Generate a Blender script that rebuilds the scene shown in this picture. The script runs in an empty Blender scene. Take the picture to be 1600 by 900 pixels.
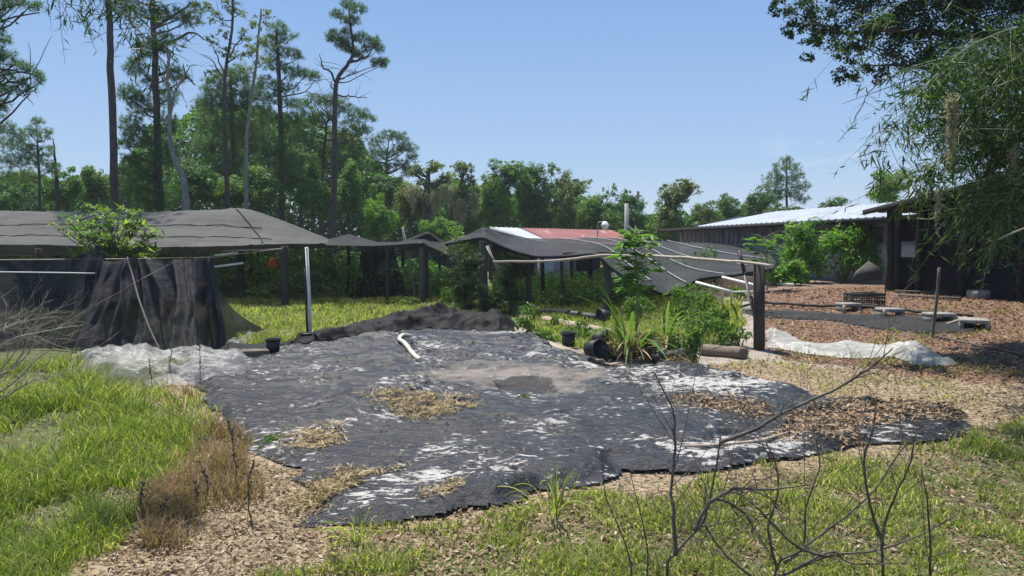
import bpy, math, random
import numpy as np
from mathutils import Vector
R = math.radians
random.seed(7)
rng = np.random.default_rng(7)
scn = bpy.context.scene
# ------------------------------------------------------------------ camera
H = 2.2; F = 1150.0; PITCH = math.atan(65 / F)
CP, SP = math.cos(PITCH), math.sin(PITCH)
cam_d = bpy.data.cameras.new('camera'); cam = bpy.data.objects.new('camera', cam_d)
scn.collection.objects.link(cam); scn.camera = cam
cam_d.lens = 36 * F / 1600; cam_d.sensor_width = 36; cam_d.clip_end = 3000; cam_d.clip_start = 0.05
cam.location = (0, 0, H); cam.rotation_euler = (math.pi / 2 - PITCH, 0, 0)
# ------------------------------------------------------------------ light
SAZ = R(-28); SEL = R(67)            # azimuth from +Y towards +X
SUN = Vector((math.sin(SAZ) * math.cos(SEL), math.cos(SAZ) * math.cos(SEL), math.sin(SEL)))
sd = bpy.data.lights.new('sun', 'SUN'); sd.energy = 5.0; sd.angle = R(0.55); sd.color = (1.0, 0.955, 0.88)
so = bpy.data.objects.new('sun', sd); scn.collection.objects.link(so)
so.rotation_euler = SUN.to_track_quat('Z', 'Y').to_euler(); so.location = (0, 0, 30)
world = bpy.data.worlds.new('World'); scn.world = world; world.use_nodes = True
wn = world.node_tree; wn.nodes.clear()
def wnode(t, **k):
    n = wn.nodes.new(t)
    for a, b in k.items(): setattr(n, a, b)
    return n
sky = wnode('ShaderNodeTexSky', sky_type='NISHITA', sun_disc=False)
sky.sun_elevation = SEL; sky.sun_rotation = SAZ; sky.altitude = 0; sky.air_density = 1.25; sky.dust_density = 0.6; sky.ozone_density = 2.2
bg = wnode('ShaderNodeBackground'); bg.inputs[1].default_value = 0.09
outw = wnode('ShaderNodeOutputWorld')
tc = wnode('ShaderNodeTexCoord')
mp = wnode('ShaderNodeMapping'); mp.inputs['Scale'].default_value = (1, 1, 2.1)
nz = wnode('ShaderNodeTexNoise'); nz.inputs['Scale'].default_value = 8.0; nz.inputs['Detail'].default_value = 7; nz.inputs['Roughness'].default_value = 0.55
cr = wnode('ShaderNodeValToRGB'); cr.color_ramp.elements[0].position = 0.54; cr.color_ramp.elements[1].position = 0.61
sx = wnode('ShaderNodeSeparateXYZ')
el = wnode('ShaderNodeMapRange'); el.inputs[1].default_value = 0.17; el.inputs[2].default_value = 0.05; el.inputs[3].default_value = 0; el.inputs[4].default_value = 1
azm = wnode('ShaderNodeMapRange'); azm.inputs[1].default_value = 0.30; azm.inputs[2].default_value = 0.42
mu = wnode('ShaderNodeMath', operation='MULTIPLY'); mu2 = wnode('ShaderNodeMath', operation='MULTIPLY')
grd = wnode('ShaderNodeValToRGB'); ge = grd.color_ramp.elements
for _p, _c in ((.12, (2.7, 4.1, 6.3)), (.38, (1.35, 2.7, 5.6))):
    e_ = ge.new(_p); e_.color = (*_c, 1)
ge[0].position = 0; ge[0].color = (4.2, 5.3, 6.6, 1); ge[-1].position = 1; ge[-1].color = (.9, 1.9, 4.4, 1)
smx = wnode('ShaderNodeMix', data_type='RGBA'); smx.inputs['Factor'].default_value = .85
mx = wnode('ShaderNodeMix', data_type='RGBA'); mx.inputs['B'].default_value = (7.2, 7.4, 7.6, 1)
L = wn.links.new
L(tc.outputs['Generated'], mp.inputs['Vector']); L(mp.outputs[0], nz.inputs['Vector']); L(nz.outputs[0], cr.inputs[0])
L(tc.outputs['Generated'], sx.inputs[0]); L(sx.outputs[2], el.inputs[0]); L(sx.outputs[0], azm.inputs[0])
L(cr.outputs[0], mu.inputs[0]); L(el.outputs[0], mu.inputs[1]); L(mu.outputs[0], mu2.inputs[0]); L(azm.outputs[0], mu2.inputs[1])
L(sx.outputs[2], grd.inputs[0]); L(sky.outputs[0], smx.inputs['A']); L(grd.outputs[0], smx.inputs['B']); L(smx.outputs['Result'], mx.inputs['A']); L(mu2.outputs[0], mx.inputs['Factor']); L(mx.outputs['Result'], bg.inputs[0]); L(bg.outputs[0], outw.inputs[0])
vs = scn.view_settings; vs.view_transform = 'Standard'; vs.look = 'None'; vs.exposure = 0.6; vs.gamma = 1; vs.use_curve_mapping = False
try:
    scn.cycles.transparent_max_bounces = 16; scn.cycles.max_bounces = 6; scn.cycles.transmission_bounces = 6
except Exception: pass
# ------------------------------------------------------------------ maths helpers
TAB = np.random.default_rng(99).random((256, 256))
def vn(x, y, s=0):
    x = np.asarray(x, float) + s * 17.31; y = np.asarray(y, float) + s * 9.77
    xi = np.floor(x).astype(int); yi = np.floor(y).astype(int); fx = x - xi; fy = y - yi
    fx = fx * fx * (3 - 2 * fx); fy = fy * fy * (3 - 2 * fy)
    a = TAB[xi % 256, yi % 256]; b = TAB[(xi + 1) % 256, yi % 256]; c = TAB[xi % 256, (yi + 1) % 256]; d = TAB[(xi + 1) % 256, (yi + 1) % 256]
    return (a * (1 - fx) + b * fx) * (1 - fy) + (c * (1 - fx) + d * fx) * fy
def fbm(x, y, o=4, s=0):
    t = 0; a = .5; n = 0
    for i in range(o):
        t = t + a * vn(x * 2 ** i, y * 2 ** i, s + i); n += a; a *= .5
    return t / n
def ridge(x, y, o=3, s=0):
    t = 0; a = .5; n = 0
    for i in range(o):
        t = t + a * (1 - abs(2 * vn(x * 2 ** i, y * 2 ** i, s + i) - 1)) ** 2; n += a; a *= .5
    return t / n
def sst(x, a, b):
    t = np.clip((x - a) / (b - a), 0, 1); return t * t * (3 - 2 * t)
def ter(x, y):
    x = np.asarray(x, float); y = np.asarray(y, float)
    p = .12 * (.83 * (x - 4.4) + .555 * (y - 12.3))
    q = .25 * (x - 3.8)
    m = np.minimum(p, q); k = .06
    m = k * np.log1p(np.exp(np.clip(m / k, -40, 40)))
    c = (.95 - m) / .09
    m = .95 - .09 * np.where(c > 30, c, np.log1p(np.exp(np.clip(c, -40, 30))))
    return m + .05 * (fbm(x * .8, y * .8, 3, 3) - .5) * sst(np.hypot(x, y), 3, 9) * 1.0
def hz(x, y): return float(ter(x, y))
def W(px, py, d):
    v = Vector(((px - 800), CP * F + SP * (450 - py), -SP * F + CP * (450 - py)))
    return Vector((0, 0, H)) + v * (d / v.y)
def G(px, py):
    z = 0.
    for _ in range(25):
        v = W(px, py, 1) - Vector((0, 0, H))
        t = (H - z) / max(-v.z, 1e-4); x, y = v.x * t, v.y * t
        z = .5 * z + .5 * hz(x, y)
    return Vector((x, y, hz(x, y)))
def X2(px, d): return (px - 800) / F * d / 1.0 * (1 / CP) * 1.0
def proj(x, y, z):
    dz = z - H; f = CP * y - SP * dz; u = SP * y + CP * dz
    f = np.maximum(f, .05)
    return 800 + F * x / f, 450 - F * u / f
def pip(x, y, poly):
    r = np.zeros(x.shape, bool); n = len(poly)
    for i in range(n):
        x1, y1 = poly[i]; x2, y2 = poly[(i + 1) % n]
        c = ((y1 > y) != (y2 > y)) & (x < (x2 - x1) * (y - y1) / (y2 - y1 + 1e-12) + x1)
        r ^= c
    return r
def soft(x, y, poly, s=.2, n=6, warp=.3):
    wx = x + warp * (fbm(x * 1.3, y * 1.3, 3, 20) - .5) * 2; wy = y + warp * (fbm(x * 1.3, y * 1.3, 3, 27) - .5) * 2
    t = 0; g = np.random.default_rng(5)
    for i in range(n):
        t = t + pip(wx + g.normal(0, s), wy + g.normal(0, s), poly)
    return t / n
def gp(pts): return [tuple(G(a, b)[:2]) for a, b in pts]
# ------------------------------------------------------------------ mesh collector
class MB:
    def __init__(s): s.v = []; s.q = []; s.t = []; s.n = 0; s.ng = []
    def add(s, v, q=None, t=None):
        v = np.asarray(v, np.float32).reshape(-1, 3)
        if q is not None and len(q): s.q.append(np.asarray(q, np.int64).reshape(-1, 4) + s.n)
        if t is not None and len(t): s.t.append(np.asarray(t, np.int64).reshape(-1, 3) + s.n)
        s.v.append(v); s.n += len(v)
    def box(s, c, d, rz=0, rx=0, ry=0, bev=0):
        hx, hy, hh = d[0] / 2, d[1] / 2, d[2] / 2
        from mathutils import Euler
        m = Euler((rx, ry, rz)).to_matrix()
        if bev <= 0:
            vv = [Vector((a * hx, b * hy, e * hh)) for a in (-1, 1) for b in (-1, 1) for e in (-1, 1)]
            s.add([m @ k + Vector(c) for k in vv], q=[(0, 1, 3, 2), (4, 6, 7, 5), (0, 4, 5, 1), (2, 3, 7, 6), (0, 2, 6, 4), (1, 5, 7, 3)]); return
        import bmesh
        bm = bmesh.new(); bmesh.ops.create_cube(bm, size=1)
        for k in bm.verts: k.co = Vector((k.co.x * d[0], k.co.y * d[1], k.co.z * d[2]))
        bmesh.ops.bevel(bm, geom=bm.edges[:], offset=bev, segments=1, affect='EDGES')
        bmesh.ops.triangulate(bm, faces=bm.faces[:]); bm.verts.index_update()
        s.add([m @ k.co + Vector(c) for k in bm.verts], t=[[k.index for k in f.verts] for f in bm.faces]); bm.free()
    def beam(s, a, b, w, h=None, bev=0):
        a = Vector(a); b = Vector(b); h = h or w; dv = b - a; l = dv.length
        q = dv.to_track_quat('X', 'Z'); 
        vv = [q @ Vector((x, y * w / 2, z * h / 2)) + a for x in (0, l) for y in (-1, 1) for z in (-1, 1)]
        s.add(vv, q=[(0, 1, 3, 2), (4, 6, 7, 5), (0, 4, 5, 1), (2, 3, 7, 6), (0, 2, 6, 4), (1, 5, 7, 3)])
    def tube(s, pts, rad, n=6, cap=True, wob=0):
        P = np.array([tuple(p) for p in pts], float); m = len(P)
        if np.isscalar(rad): rad = np.full(m, rad)
        rad = np.asarray(rad, float)
        T = np.gradient(P, axis=0); T /= (np.linalg.norm(T, axis=1)[:, None] + 1e-9)
        up = np.array([0, 0, 1.]) if abs(T[0][2]) < .9 else np.array([1., 0, 0])
        A = np.cross(T, up); A /= (np.linalg.norm(A, axis=1)[:, None] + 1e-9); B = np.cross(T, A)
        for i in range(1, m):
            if np.dot(A[i], A[i - 1]) < 0: A[i] *= -1; B[i] *= -1
        an = np.arange(n) * 2 * np.pi / n
        rr = rad[:, None] * (1 + (wob * (rng.random((m, n)) - .5) if wob else 0))
        V = P[:, None, :] + rr[:, :, None] * (np.cos(an)[None, :, None] * A[:, None, :] + np.sin(an)[None, :, None] * B[:, None, :])
        i = np.arange(m - 1)[:, None] * n; j = np.arange(n)[None, :]; jn = (j + 1) % n
        q = np.stack([i + j, i + jn, i + n + jn, i + n + j], -1).reshape(-1, 4)
        V = V.reshape(-1, 3)
        if cap:
            V = np.vstack([V, P[0], P[-1]]); k = m * n
            t = [(k, (a + 1) % n, a) for a in range(n)] + [(k + 1, (m - 1) * n + a, (m - 1) * n + (a + 1) % n) for a in range(n)]
            s.add(V, q=q, t=t)
        else: s.add(V, q=q)
    def lathe(s, prof, c, axis=(0, 0, 1), n=20):
        q = Vector(axis).to_track_quat('Z', 'Y'); V = []
        for r, z in prof:
            for a in range(n):
                V.append(q @ Vector((r * math.cos(2 * math.pi * a / n), r * math.sin(2 * math.pi * a / n), z)) + Vector(c))
        fq = [(i * n + j, i * n + (j + 1) % n, (i + 1) * n + (j + 1) % n, (i + 1) * n + j) for i in range(len(prof) - 1) for j in range(n)]
        s.add(V, q=fq)
    def grid(s, P):
        P = np.asarray(P, float); m, n = P.shape[:2]
        i = np.arange(m - 1)[:, None] * n; j = np.arange(n - 1)[None, :]
        s.add(P.reshape(-1, 3), q=np.stack([i + j, i + j + 1, i + n + j + 1, i + n + j], -1).reshape(-1, 4))
    def leaves(s, P, N, L, Wd, A=None, g=rng):
        """rhombic leaves: P centre, N normal, A long axis"""
        P = np.asarray(P, float); k = len(P)
        if k == 0: return
        N = N / (np.linalg.norm(N, axis=1)[:, None] + 1e-9)
        if A is None: A = g.normal(size=(k, 3))
        A = A - (A * N).sum(1)[:, None] * N; A /= (np.linalg.norm(A, axis=1)[:, None] + 1e-9)
        B = np.cross(N, A)
        L = np.broadcast_to(np.asarray(L, float), (k,))[:, None]; Wd = np.broadcast_to(np.asarray(Wd, float), (k,))[:, None]
        V = np.stack([P - A * L / 2, P + B * Wd / 2 - A * L * .08 + N * Wd * .12, P + A * L / 2, P - B * Wd / 2 - A * L * .08 + N * Wd * .12], 1)
        s.add(V.reshape(-1, 3), q=np.arange(k * 4).reshape(-1, 4))
    def build(s, name, mat, parent=None, origin=None, smooth=False):
        me = bpy.data.meshes.new(name)
        V = np.concatenate(s.v) if s.v else np.zeros((0, 3), np.float32)
        org = Vector(origin) if origin is not None else Vector((0, 0, 0))
        if parent is not None: org = Vector(parent['_o']) if '_o' in parent else org
        V = V - np.array(org, np.float32)
        q = np.concatenate(s.q) if s.q else np.zeros((0, 4), np.int64); t = np.concatenate(s.t) if s.t else np.zeros((0, 3), np.int64)
        me.vertices.add(len(V)); me.vertices.foreach_set('co', V.astype(np.float32).ravel())
        idx = np.concatenate([q.ravel(), t.ravel()]).astype(np.int32)
        me.loops.add(len(idx)); me.loops.foreach_set('vertex_index', idx)
        me.polygons.add(len(q) + len(t))
        st = np.concatenate([np.arange(len(q)) * 4, len(q) * 4 + np.arange(len(t)) * 3]).astype(np.int32)
        me.polygons.foreach_set('loop_start', st)
        if smooth: me.polygons.foreach_set('use_smooth', np.ones(len(st), bool))
        me.materials.append(mat); me.update(calc_edges=True); me.validate()
        o = bpy.data.objects.new(name, me); scn.collection.objects.link(o)
        if parent is not None:
            o.parent = parent; o['_o'] = tuple(org)
        else: o.location = org
        return o
def tag(o, label=None, cat=None, group=None, kind=None):
    if label: o['label'] = label
    if cat: o['category'] = cat
    if group: o['group'] = group
    if kind: o['kind'] = kind
    return o
def thing(name, label, cat, loc, group=None):
    o = bpy.data.objects.new(name, None); scn.collection.objects.link(o); o.location = loc; o.empty_display_size = .2
    o['_o'] = tuple(loc); return tag(o, label, cat, group)
def solo(name, mb, mat, label, cat, loc, group=None, smooth=False, kind=None):
    return tag(mb.build(name, mat, origin=loc, smooth=smooth), label, cat, group, kind)
def crom(P, n):
    """catmull-rom resample of control points along axis 0"""
    P = np.asarray(P, float); m = len(P); t = np.linspace(0, m - 1, n); i = np.clip(t.astype(int), 0, m - 2); f = (t - i).reshape((-1,) + (1,) * (P.ndim - 1))
    p0 = P[np.maximum(i - 1, 0)]; p1 = P[i]; p2 = P[i + 1]; p3 = P[np.minimum(i + 2, m - 1)]
    return .5 * (2 * p1 + (p2 - p0) * f + (2 * p0 - 5 * p1 + 4 * p2 - p3) * f * f + (3 * p1 - p0 - 3 * p2 + p3) * f ** 3)
def loft(rows, nu, nv, lin=.0):
    P = np.array([[tuple(p) for p in r] for r in rows], float)
    P = crom(P, nv); Q = np.swapaxes(P, 0, 1); A = crom(Q, nu)
    t = np.linspace(0, len(Q) - 1, nu); i = np.clip(t.astype(int), 0, len(Q) - 2); f = (t - i)[:, None, None]; Bq = Q[i] * (1 - f) + Q[i + 1] * f
    P = np.swapaxes(A * (1 - lin) + Bq * lin, 0, 1)
    return P
def wob(pts, n, amp, seed=None):
    P = crom(np.array([tuple(p) for p in pts], float), n)
    g = np.random.default_rng(seed) if seed is not None else rng
    off = g.normal(0, amp, P.shape); off[0] = 0
    off = (off + np.roll(off, 1, 0)) / 2; off[0] = 0
    return P + off
# ------------------------------------------------------------------ materials
class NT:
    def __init__(s, name):
        s.m = bpy.data.materials.new(name); s.m.use_nodes = True; s.t = s.m.node_tree; s.t.nodes.clear()
        s.out = s.t.nodes.new('ShaderNodeOutputMaterial')
    def n(s, ty, ins=None, **k):
        x = s.t.nodes.new(ty)
        for a, b in k.items(): setattr(x, a, b)
        for a, b in (ins or {}).items():
            if hasattr(b, 'is_output') or isinstance(b, bpy.types.NodeSocket): s.t.links.new(b, x.inputs[a])
            else: x.inputs[a].default_value = b
        return x
    def ramp(s, f, st, interp='LINEAR'):
        r = s.t.nodes.new('ShaderNodeValToRGB'); r.color_ramp.interpolation = interp
        e = r.color_ramp.elements
        while len(e) < len(st): e.new(.5)
        for x, (p, c) in zip(e, st):
            x.position = p; x.color = (c, c, c, 1) if not hasattr(c, '__len__') else (*c, 1)
        s.t.links.new(f, r.inputs[0]); return r.outputs[0]
    def mix(s, f, a, b, bt='MIX'):
        x = s.t.nodes.new('ShaderNodeMix'); x.data_type = 'RGBA'; x.blend_type = bt
        for sock, v in (('Factor', f), ('A', a), ('B', b)):
            if isinstance(v, bpy.types.NodeSocket): s.t.links.new(v, x.inputs[sock])
            else: x.inputs[sock].default_value = v if sock == 'Factor' else ((*v, 1) if len(v) == 3 else v)
        return x.outputs['Result']
    def math(s, op, a, b=0.0):
        x = s.t.nodes.new('ShaderNodeMath'); x.operation = op
        for i, v in ((0, a), (1, b)):
            if isinstance(v, bpy.types.NodeSocket): s.t.links.new(v, x.inputs[i])
            else: x.inputs[i].default_value = v
        return x.outputs[0]
    def coord(s, scale=(1, 1, 1), kind='Object'):
        c = s.n('ShaderNodeTexCoord'); m = s.n('ShaderNodeMapping', {'Vector': c.outputs[kind], 'Scale': scale}); return m.outputs[0]
    def noise(s, scale, det=4, vec=None, rough=.55):
        i = {'Scale': scale, 'Detail': det, 'Roughness': rough}
        if vec is not None: i['Vector'] = vec
        else: i['Vector'] = s.coord()
        return s.n('ShaderNodeTexNoise', i).outputs[0]
    def bump(s, h, st=.3, d=.02): return s.n('ShaderNodeBump', {'Height': h, 'Strength': st, 'Distance': d}).outputs[0]
    def end(s, sh): s.t.links.new(sh, s.out.inputs[0]); return s.m
def simple(name, c1, c2, scale=4, rough=.8, bump=.3, stretch=(1, 1, 1), metal=0, bd=.01, c3=None):
    t = NT(name); v = t.coord(stretch); f = t.noise(scale, 6, v, .65)
    st = [(.3, c1), (.7, c2)] + ([(.82, c3)] if c3 else [])
    col = t.ramp(f, st)
    p = t.n('ShaderNodeBsdfPrincipled', {'Base Color': col, 'Roughness': rough, 'Metallic': metal, 'Normal': t.bump(t.noise(scale * 3, 4, v), bump, bd)})
    return t.end(p.outputs[0])
def leafmat(name, ca, cb, trans=.35, rough=.45, cy=None, fr=.06, tr_gain=1.5, spec=.25, patch=.35):
    rough = max(rough, .55)
    t = NT(name); g = t.n('ShaderNodeNewGeometry')
    st = [(0, ca), (.85 if cy else 1, cb)] + ([(1 - fr, cb), (1 - fr * .5, cy)] if cy else [])
    if cy: st = [(0, ca), (1 - fr, cb), (1 - fr * .6, cy)]
    c = t.ramp(g.outputs['Random Per Island'], st)
    n = t.noise(patch, 3, t.coord())
    c = t.mix(.55, c, t.ramp(n, [(.3, (.55, .6, .5)), (.7, (1.35, 1.3, 1.2))]), 'MULTIPLY')
    p = t.n('ShaderNodeBsdfPrincipled', {'Base Color': c, 'Roughness': rough, 'Specular IOR Level': spec})
    tc_ = t.mix(1.0, c, (1.15 * tr_gain, 1.3 * tr_gain, .55 * tr_gain), 'MULTIPLY')
    tl = t.n('ShaderNodeBsdfTranslucent', {'Color': tc_})
    m = t.n('ShaderNodeMixShader', {0: trans, 1: p.outputs[0], 2: tl.outputs[0]})
    return t.end(m.outputs[0])
M = {}
M['pine'] = leafmat('pine_needles', (0.048, 0.092, 0.037), (0.110, 0.194, 0.068), .3, .5)
M['pine_far'] = leafmat('pine_needles_far', (0.065, 0.114, 0.049), (0.130, 0.211, 0.081), .3, .5)
M['broad'] = leafmat('broad_leaves', (0.061, 0.122, 0.031), (0.149, 0.254, 0.061), .38, .4, (0.280, 0.333, 0.088), .1)
M['broad_lt'] = leafmat('broad_leaves_bright', (0.076, 0.164, 0.025), (0.152, 0.278, 0.051), .42, .4, (0.278, 0.354, 0.076), .15)
M['broad_dk'] = leafmat('broad_leaves_dark', (0.046, 0.104, 0.033), (0.116, 0.210, 0.059), .33, .45)
M['olive'] = leafmat('olive_leaves', (0.077, 0.117, 0.044), (0.173, 0.226, 0.077), .36, .5, (0.266, 0.250, 0.125), .12)
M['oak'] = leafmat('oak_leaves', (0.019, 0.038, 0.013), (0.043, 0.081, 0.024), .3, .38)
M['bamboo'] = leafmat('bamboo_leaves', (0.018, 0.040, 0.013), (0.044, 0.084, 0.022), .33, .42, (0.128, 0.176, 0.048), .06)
M['shrub'] = leafmat('shrub_leaves', (.08, .17, .025), (.16, .30, .05), .42, .38, (.3, .3, .08), .04)
M['mango'] = leafmat('sapling_leaves', (.05, .11, .02), (.11, .2, .03), .4, .35, (.3, .36, .05), .25)
M['grass'] = leafmat('grass_blades', (.085, .14, .022), (.23, .275, .055), .45, .5, (.42, .37, .20), .22, patch=.6)
M['grass_dry'] = leafmat('dry_grass_blades', (.20, .12, .07), (.42, .30, .19), .3, .7, (.14, .17, .05), .10, tr_gain=.9)
M['lawn'] = leafmat('lawn_blades', (.11, .155, .03), (.25, .285, .07), .45, .5, (.44, .38, .22), .28, patch=.5)
M['weed'] = leafmat('weed_leaves', (.05, .11, .018), (.12, .21, .035), .42, .45, (.22, .22, .06), .08)
M['moss'] = leafmat('spanish_moss', (.30, .27, .19), (.46, .42, .32), .25, .9, tr_gain=.8)
M['litter'] = leafmat('leaf_litter', (.16, .095, .055), (.38, .27, .17), .12, .7, (.5, .42, .32), .12, tr_gain=.7)
M['litter_red'] = leafmat('mulch_chips', (.12, .062, .042), (.31, .185, .12), .1, .7, (.4, .3, .2), .1, tr_gain=.7)
M['straw'] = leafmat('straw', (.30, .21, .11), (.52, .40, .23), .15, .6, tr_gain=.8)
M['bark'] = simple('pine_bark', (.035, .027, .022), (.12, .09, .07), 5, .95, .8, (3, 3, .7), bd=.03)
M['bark_pale'] = simple('pale_bark', (.13, .115, .09), (.30, .27, .22), 4, .9, .5, (2, 2, .6))
M['bark_oak'] = simple('oak_bark', (.05, .042, .035), (.13, .11, .09), 5, .95, .7)
M['twig'] = simple('dead_twig', (.040, .031, .025), (.15, .12, .095), 14, .85, .4)
M['twig_pale'] = simple('bleached_twig', (.22, .18, .14), (.42, .36, .29), 12, .85, .3)
M['stem'] = simple('green_stem', (.10, .13, .05), (.2, .24, .09), 8, .6, .2)
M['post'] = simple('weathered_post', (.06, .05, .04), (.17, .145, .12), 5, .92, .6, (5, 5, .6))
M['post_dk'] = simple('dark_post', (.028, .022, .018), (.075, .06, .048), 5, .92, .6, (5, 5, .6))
M['log'] = simple('log_wood', (.10, .075, .055), (.25, .2, .15), 7, .95, .7, (1, 4, 4))
M['plank'] = simple('plank_wood', (.26, .2, .14), (.45, .37, .28), 6, .85, .3, (1, 6, 6))
M['pole'] = simple('peeled_pole', (.30, .23, .17), (.55, .46, .36), 6, .7, .3, (.6, 4, 4))
M['pvc'] = simple('white_pvc', (.66, .64, .56), (.82, .80, .72), 3, .6, .05)
M['pipe_grey'] = simple('grey_pipe', (.2, .2, .19), (.34, .34, .32), 5, .55, .1)
M['hose'] = simple('cream_hose', (.5, .46, .34), (.68, .64, .5), 9, .5, .1)
M['black_pl'] = simple('black_plastic', (.010, .010, .010), (.028, .027, .026), 6, .6, .15)
M['conc'] = simple('concrete', (.17, .155, .135), (.36, .335, .30), 9, .95, .35)
M['rustred'] = None
M['siding'] = simple('grey_siding', (.30, .32, .345), (.46, .485, .51), 1.6, .85, .2, (1, 1, 7))
M['darkwood'] = simple('dark_wood', (.012, .011, .010), (.034, .030, .028), 4, .9, .4)
M['glassdk'] = simple('dusty_pane', (.07, .075, .08), (.16, .17, .18), 2, .3, .05)
M['trim'] = simple('pale_trim', (.25, .25, .25), (.4, .4, .4), 3, .8, .2)
M['orange'] = simple('orange_plastic', (.75, .10, .01), (.85, .16, .02), 3, .4, .05)
M['blue'] = simple('blue_plastic', (.01, .22, .42), (.02, .33, .55), 3, .35, .05)
M['lampw'] = simple('lamp_glass', (.7, .7, .68), (.85, .85, .83), 3, .25, .02)
def cloth(name, c1, c2, alpha, scale=.8, rough=.75, weave=True, seam=False, sheen=.0):
    t = NT(name); v = t.coord()
    col = t.ramp(t.noise(scale, 5, v, .6), [(.3, c1), (.7, c2)])
    col = t.mix(.6, col, t.ramp(t.noise(1.6, 6, t.coord((.35, 2.2, 1.2)), .7), [(.35, (.72, .72, .72)), (.62, (1.2, 1.19, 1.16)), (.75, (1.45, 1.42, 1.36))]), 'MULTIPLY')
    b = t.noise(5, 6, t.coord((1, 1, 1)), .65)
    p = t.n('ShaderNodeBsdfPrincipled', {'Base Color': col, 'Roughness': rough, 'Normal': t.bump(b, .6, .05), 'Specular IOR Level': .16})
    if alpha <= 0: return t.end(p.outputs[0])
    tr = t.n('ShaderNodeBsdfTransparent')
    return t.end(t.n('ShaderNodeMixShader', {0: alpha, 1: p.outputs[0], 2: tr.outputs[0]}).outputs[0])
M['shade_l'] = cloth('shade_cloth_faded', (.070, .069, .064), (.105, .103, .096), .12)
M['shade_d'] = cloth('shade_cloth_black', (.022, .022, .022), (.042, .042, .042), .22)
M['shade_net'] = cloth('shade_net_thin', (.034, .035, .036), (.062, .064, .066), .26)
M['drape'] = cloth('drape_cloth', (.024, .0245, .025), (.044, .045, .046), .03, 1.5)
M['drape_d'] = cloth('drape_net_dark', (.014, .015, .016), (.035, .036, .038), .10, 1.5)
M['screen'] = cloth('shed_screen', (.008, .009, .010), (.018, .020, .023), .10, 1.0, .85)
M['pile'] = cloth('cloth_pile', (.008, .008, .008), (.022, .021, .020), 0, 2.5, .75)
# metal roofs
def metal_roof(name, ca, cb, rust, rth, rough, metal):
    t = NT(name); v = t.coord(); c = t.ramp(t.noise(.9, 6, v), [(.35, ca), (.65, cb)])
    f = t.ramp(t.noise(.7, 7, t.coord((1.5, .6, 1)), .7), [(rth, 0.), (rth + .07, 1.)])
    c = t.mix(f, c, rust)
    return t.end(t.n('ShaderNodeBsdfPrincipled', {'Base Color': c, 'Roughness': rough, 'Metallic': metal}).outputs[0])
M['roof_white'] = metal_roof('galvanised_roof', (.36, .385, .42), (.47, .49, .53), (.28, .17, .12), .62, .42, .35)
M['roof_red'] = metal_roof('red_rusty_roof', (.15, .022, .015), (.23, .05, .035), (.36, .26, .22), .57, .5, .1)
M['roof_dark'] = metal_roof('dark_shed_roof', (.03, .028, .027), (.07, .066, .062), (.12, .09, .075), .62, .8, 0)
# clear plastic
def plastic(name, tr, col, white):
    t = NT(name)
    b = t.bump(t.noise(9, 5, t.coord((1, 2.2, 1))), .7, .05)
    d = t.n('ShaderNodeBsdfPrincipled', {'Base Color': (*col, 1), 'Roughness': .22, 'Normal': b, 'Specular IOR Level': .9})
    tl = t.n('ShaderNodeBsdfTranslucent', {'Color': (*col, 1)})
    m1 = t.n('ShaderNodeMixShader', {0: .4, 1: d.outputs[0], 2: tl.outputs[0]})
    f = t.ramp(t.noise(3.2, 6, t.coord((1, 1.8, 1)), .65), [(.35, tr), (.66, tr * white)])
    x = t.n('ShaderNodeBsdfTransparent', {'Color': (.93, .93, .92, 1)})
    return t.end(t.n('ShaderNodeMixShader', {0: f, 1: m1.outputs[0], 2: x.outputs[0]}).outputs[0])
M['clear'] = plastic('clear_sheeting', .9, (.56, .55, .53), .5)
M['milky'] = plastic('milky_sheeting', .38, (.66, .66, .60), .35)
# ground
def ground_mat():
    t = NT('ground_soil'); v = t.coord()
    def at(n): return t.n('ShaderNodeAttribute', attribute_name=n).outputs['Fac']
    n1 = t.noise(1.6, 8, v, .65); n2 = t.noise(9, 6, v, .7); n3 = t.noise(45, 3, v, .7)
    vo = t.n('ShaderNodeTexVoronoi', {'Vector': t.coord((1, 1.4, 1)), 'Scale': 26.0, 'Randomness': 1.0}); 
    chip = t.n('ShaderNodeSeparateColor', {0: vo.outputs['Color']}).outputs[0]
    sand = t.mix(t.ramp(n1, [(.3, 0.), (.7, 1.)]), (.27, .23, .19), (.43, .38, .33)); sand = t.mix(t.ramp(n3, [(.35, 0.), (.65, .5)]), sand, (.20, .16, .12))
    tan = t.ramp(chip, [(0, (.10, .072, .042)), (.45, (.235, .175, .108)), (1, (.40, .315, .205))])
    red = t.ramp(chip, [(0, (.065, .034, .022)), (.5, (.165, .095, .062)), (1, (.32, .22, .15))])
    soil = t.ramp(n2, [(.3, (.07, .085, .03)), (.6, (.12, .13, .05)), (.8, (.22, .18, .10))])
    def msk(n, w=.5):
        a = t.math('ADD', at(n), t.math('MULTIPLY', t.math('SUBTRACT', n2, .5), w)); return t.ramp(a, [(.4, 0.), (.6, 1.)])
    c = t.mix(msk('tan'), sand, tan); c = t.mix(msk('red'), c, red); c = t.mix(msk('grass'), c, soil); c = t.mix(msk('mat', .2), c, (.11, .11, .115))
    h = t.math('ADD', t.math('MULTIPLY', chip, .4), n3)
    return t.end(t.n('ShaderNodeBsdfPrincipled', {'Base Color': c, 'Roughness': .95, 'Specular IOR Level': .2, 'Normal': t.bump(h, .6, .03)}).outputs[0])
M['ground'] = ground_mat()
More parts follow.
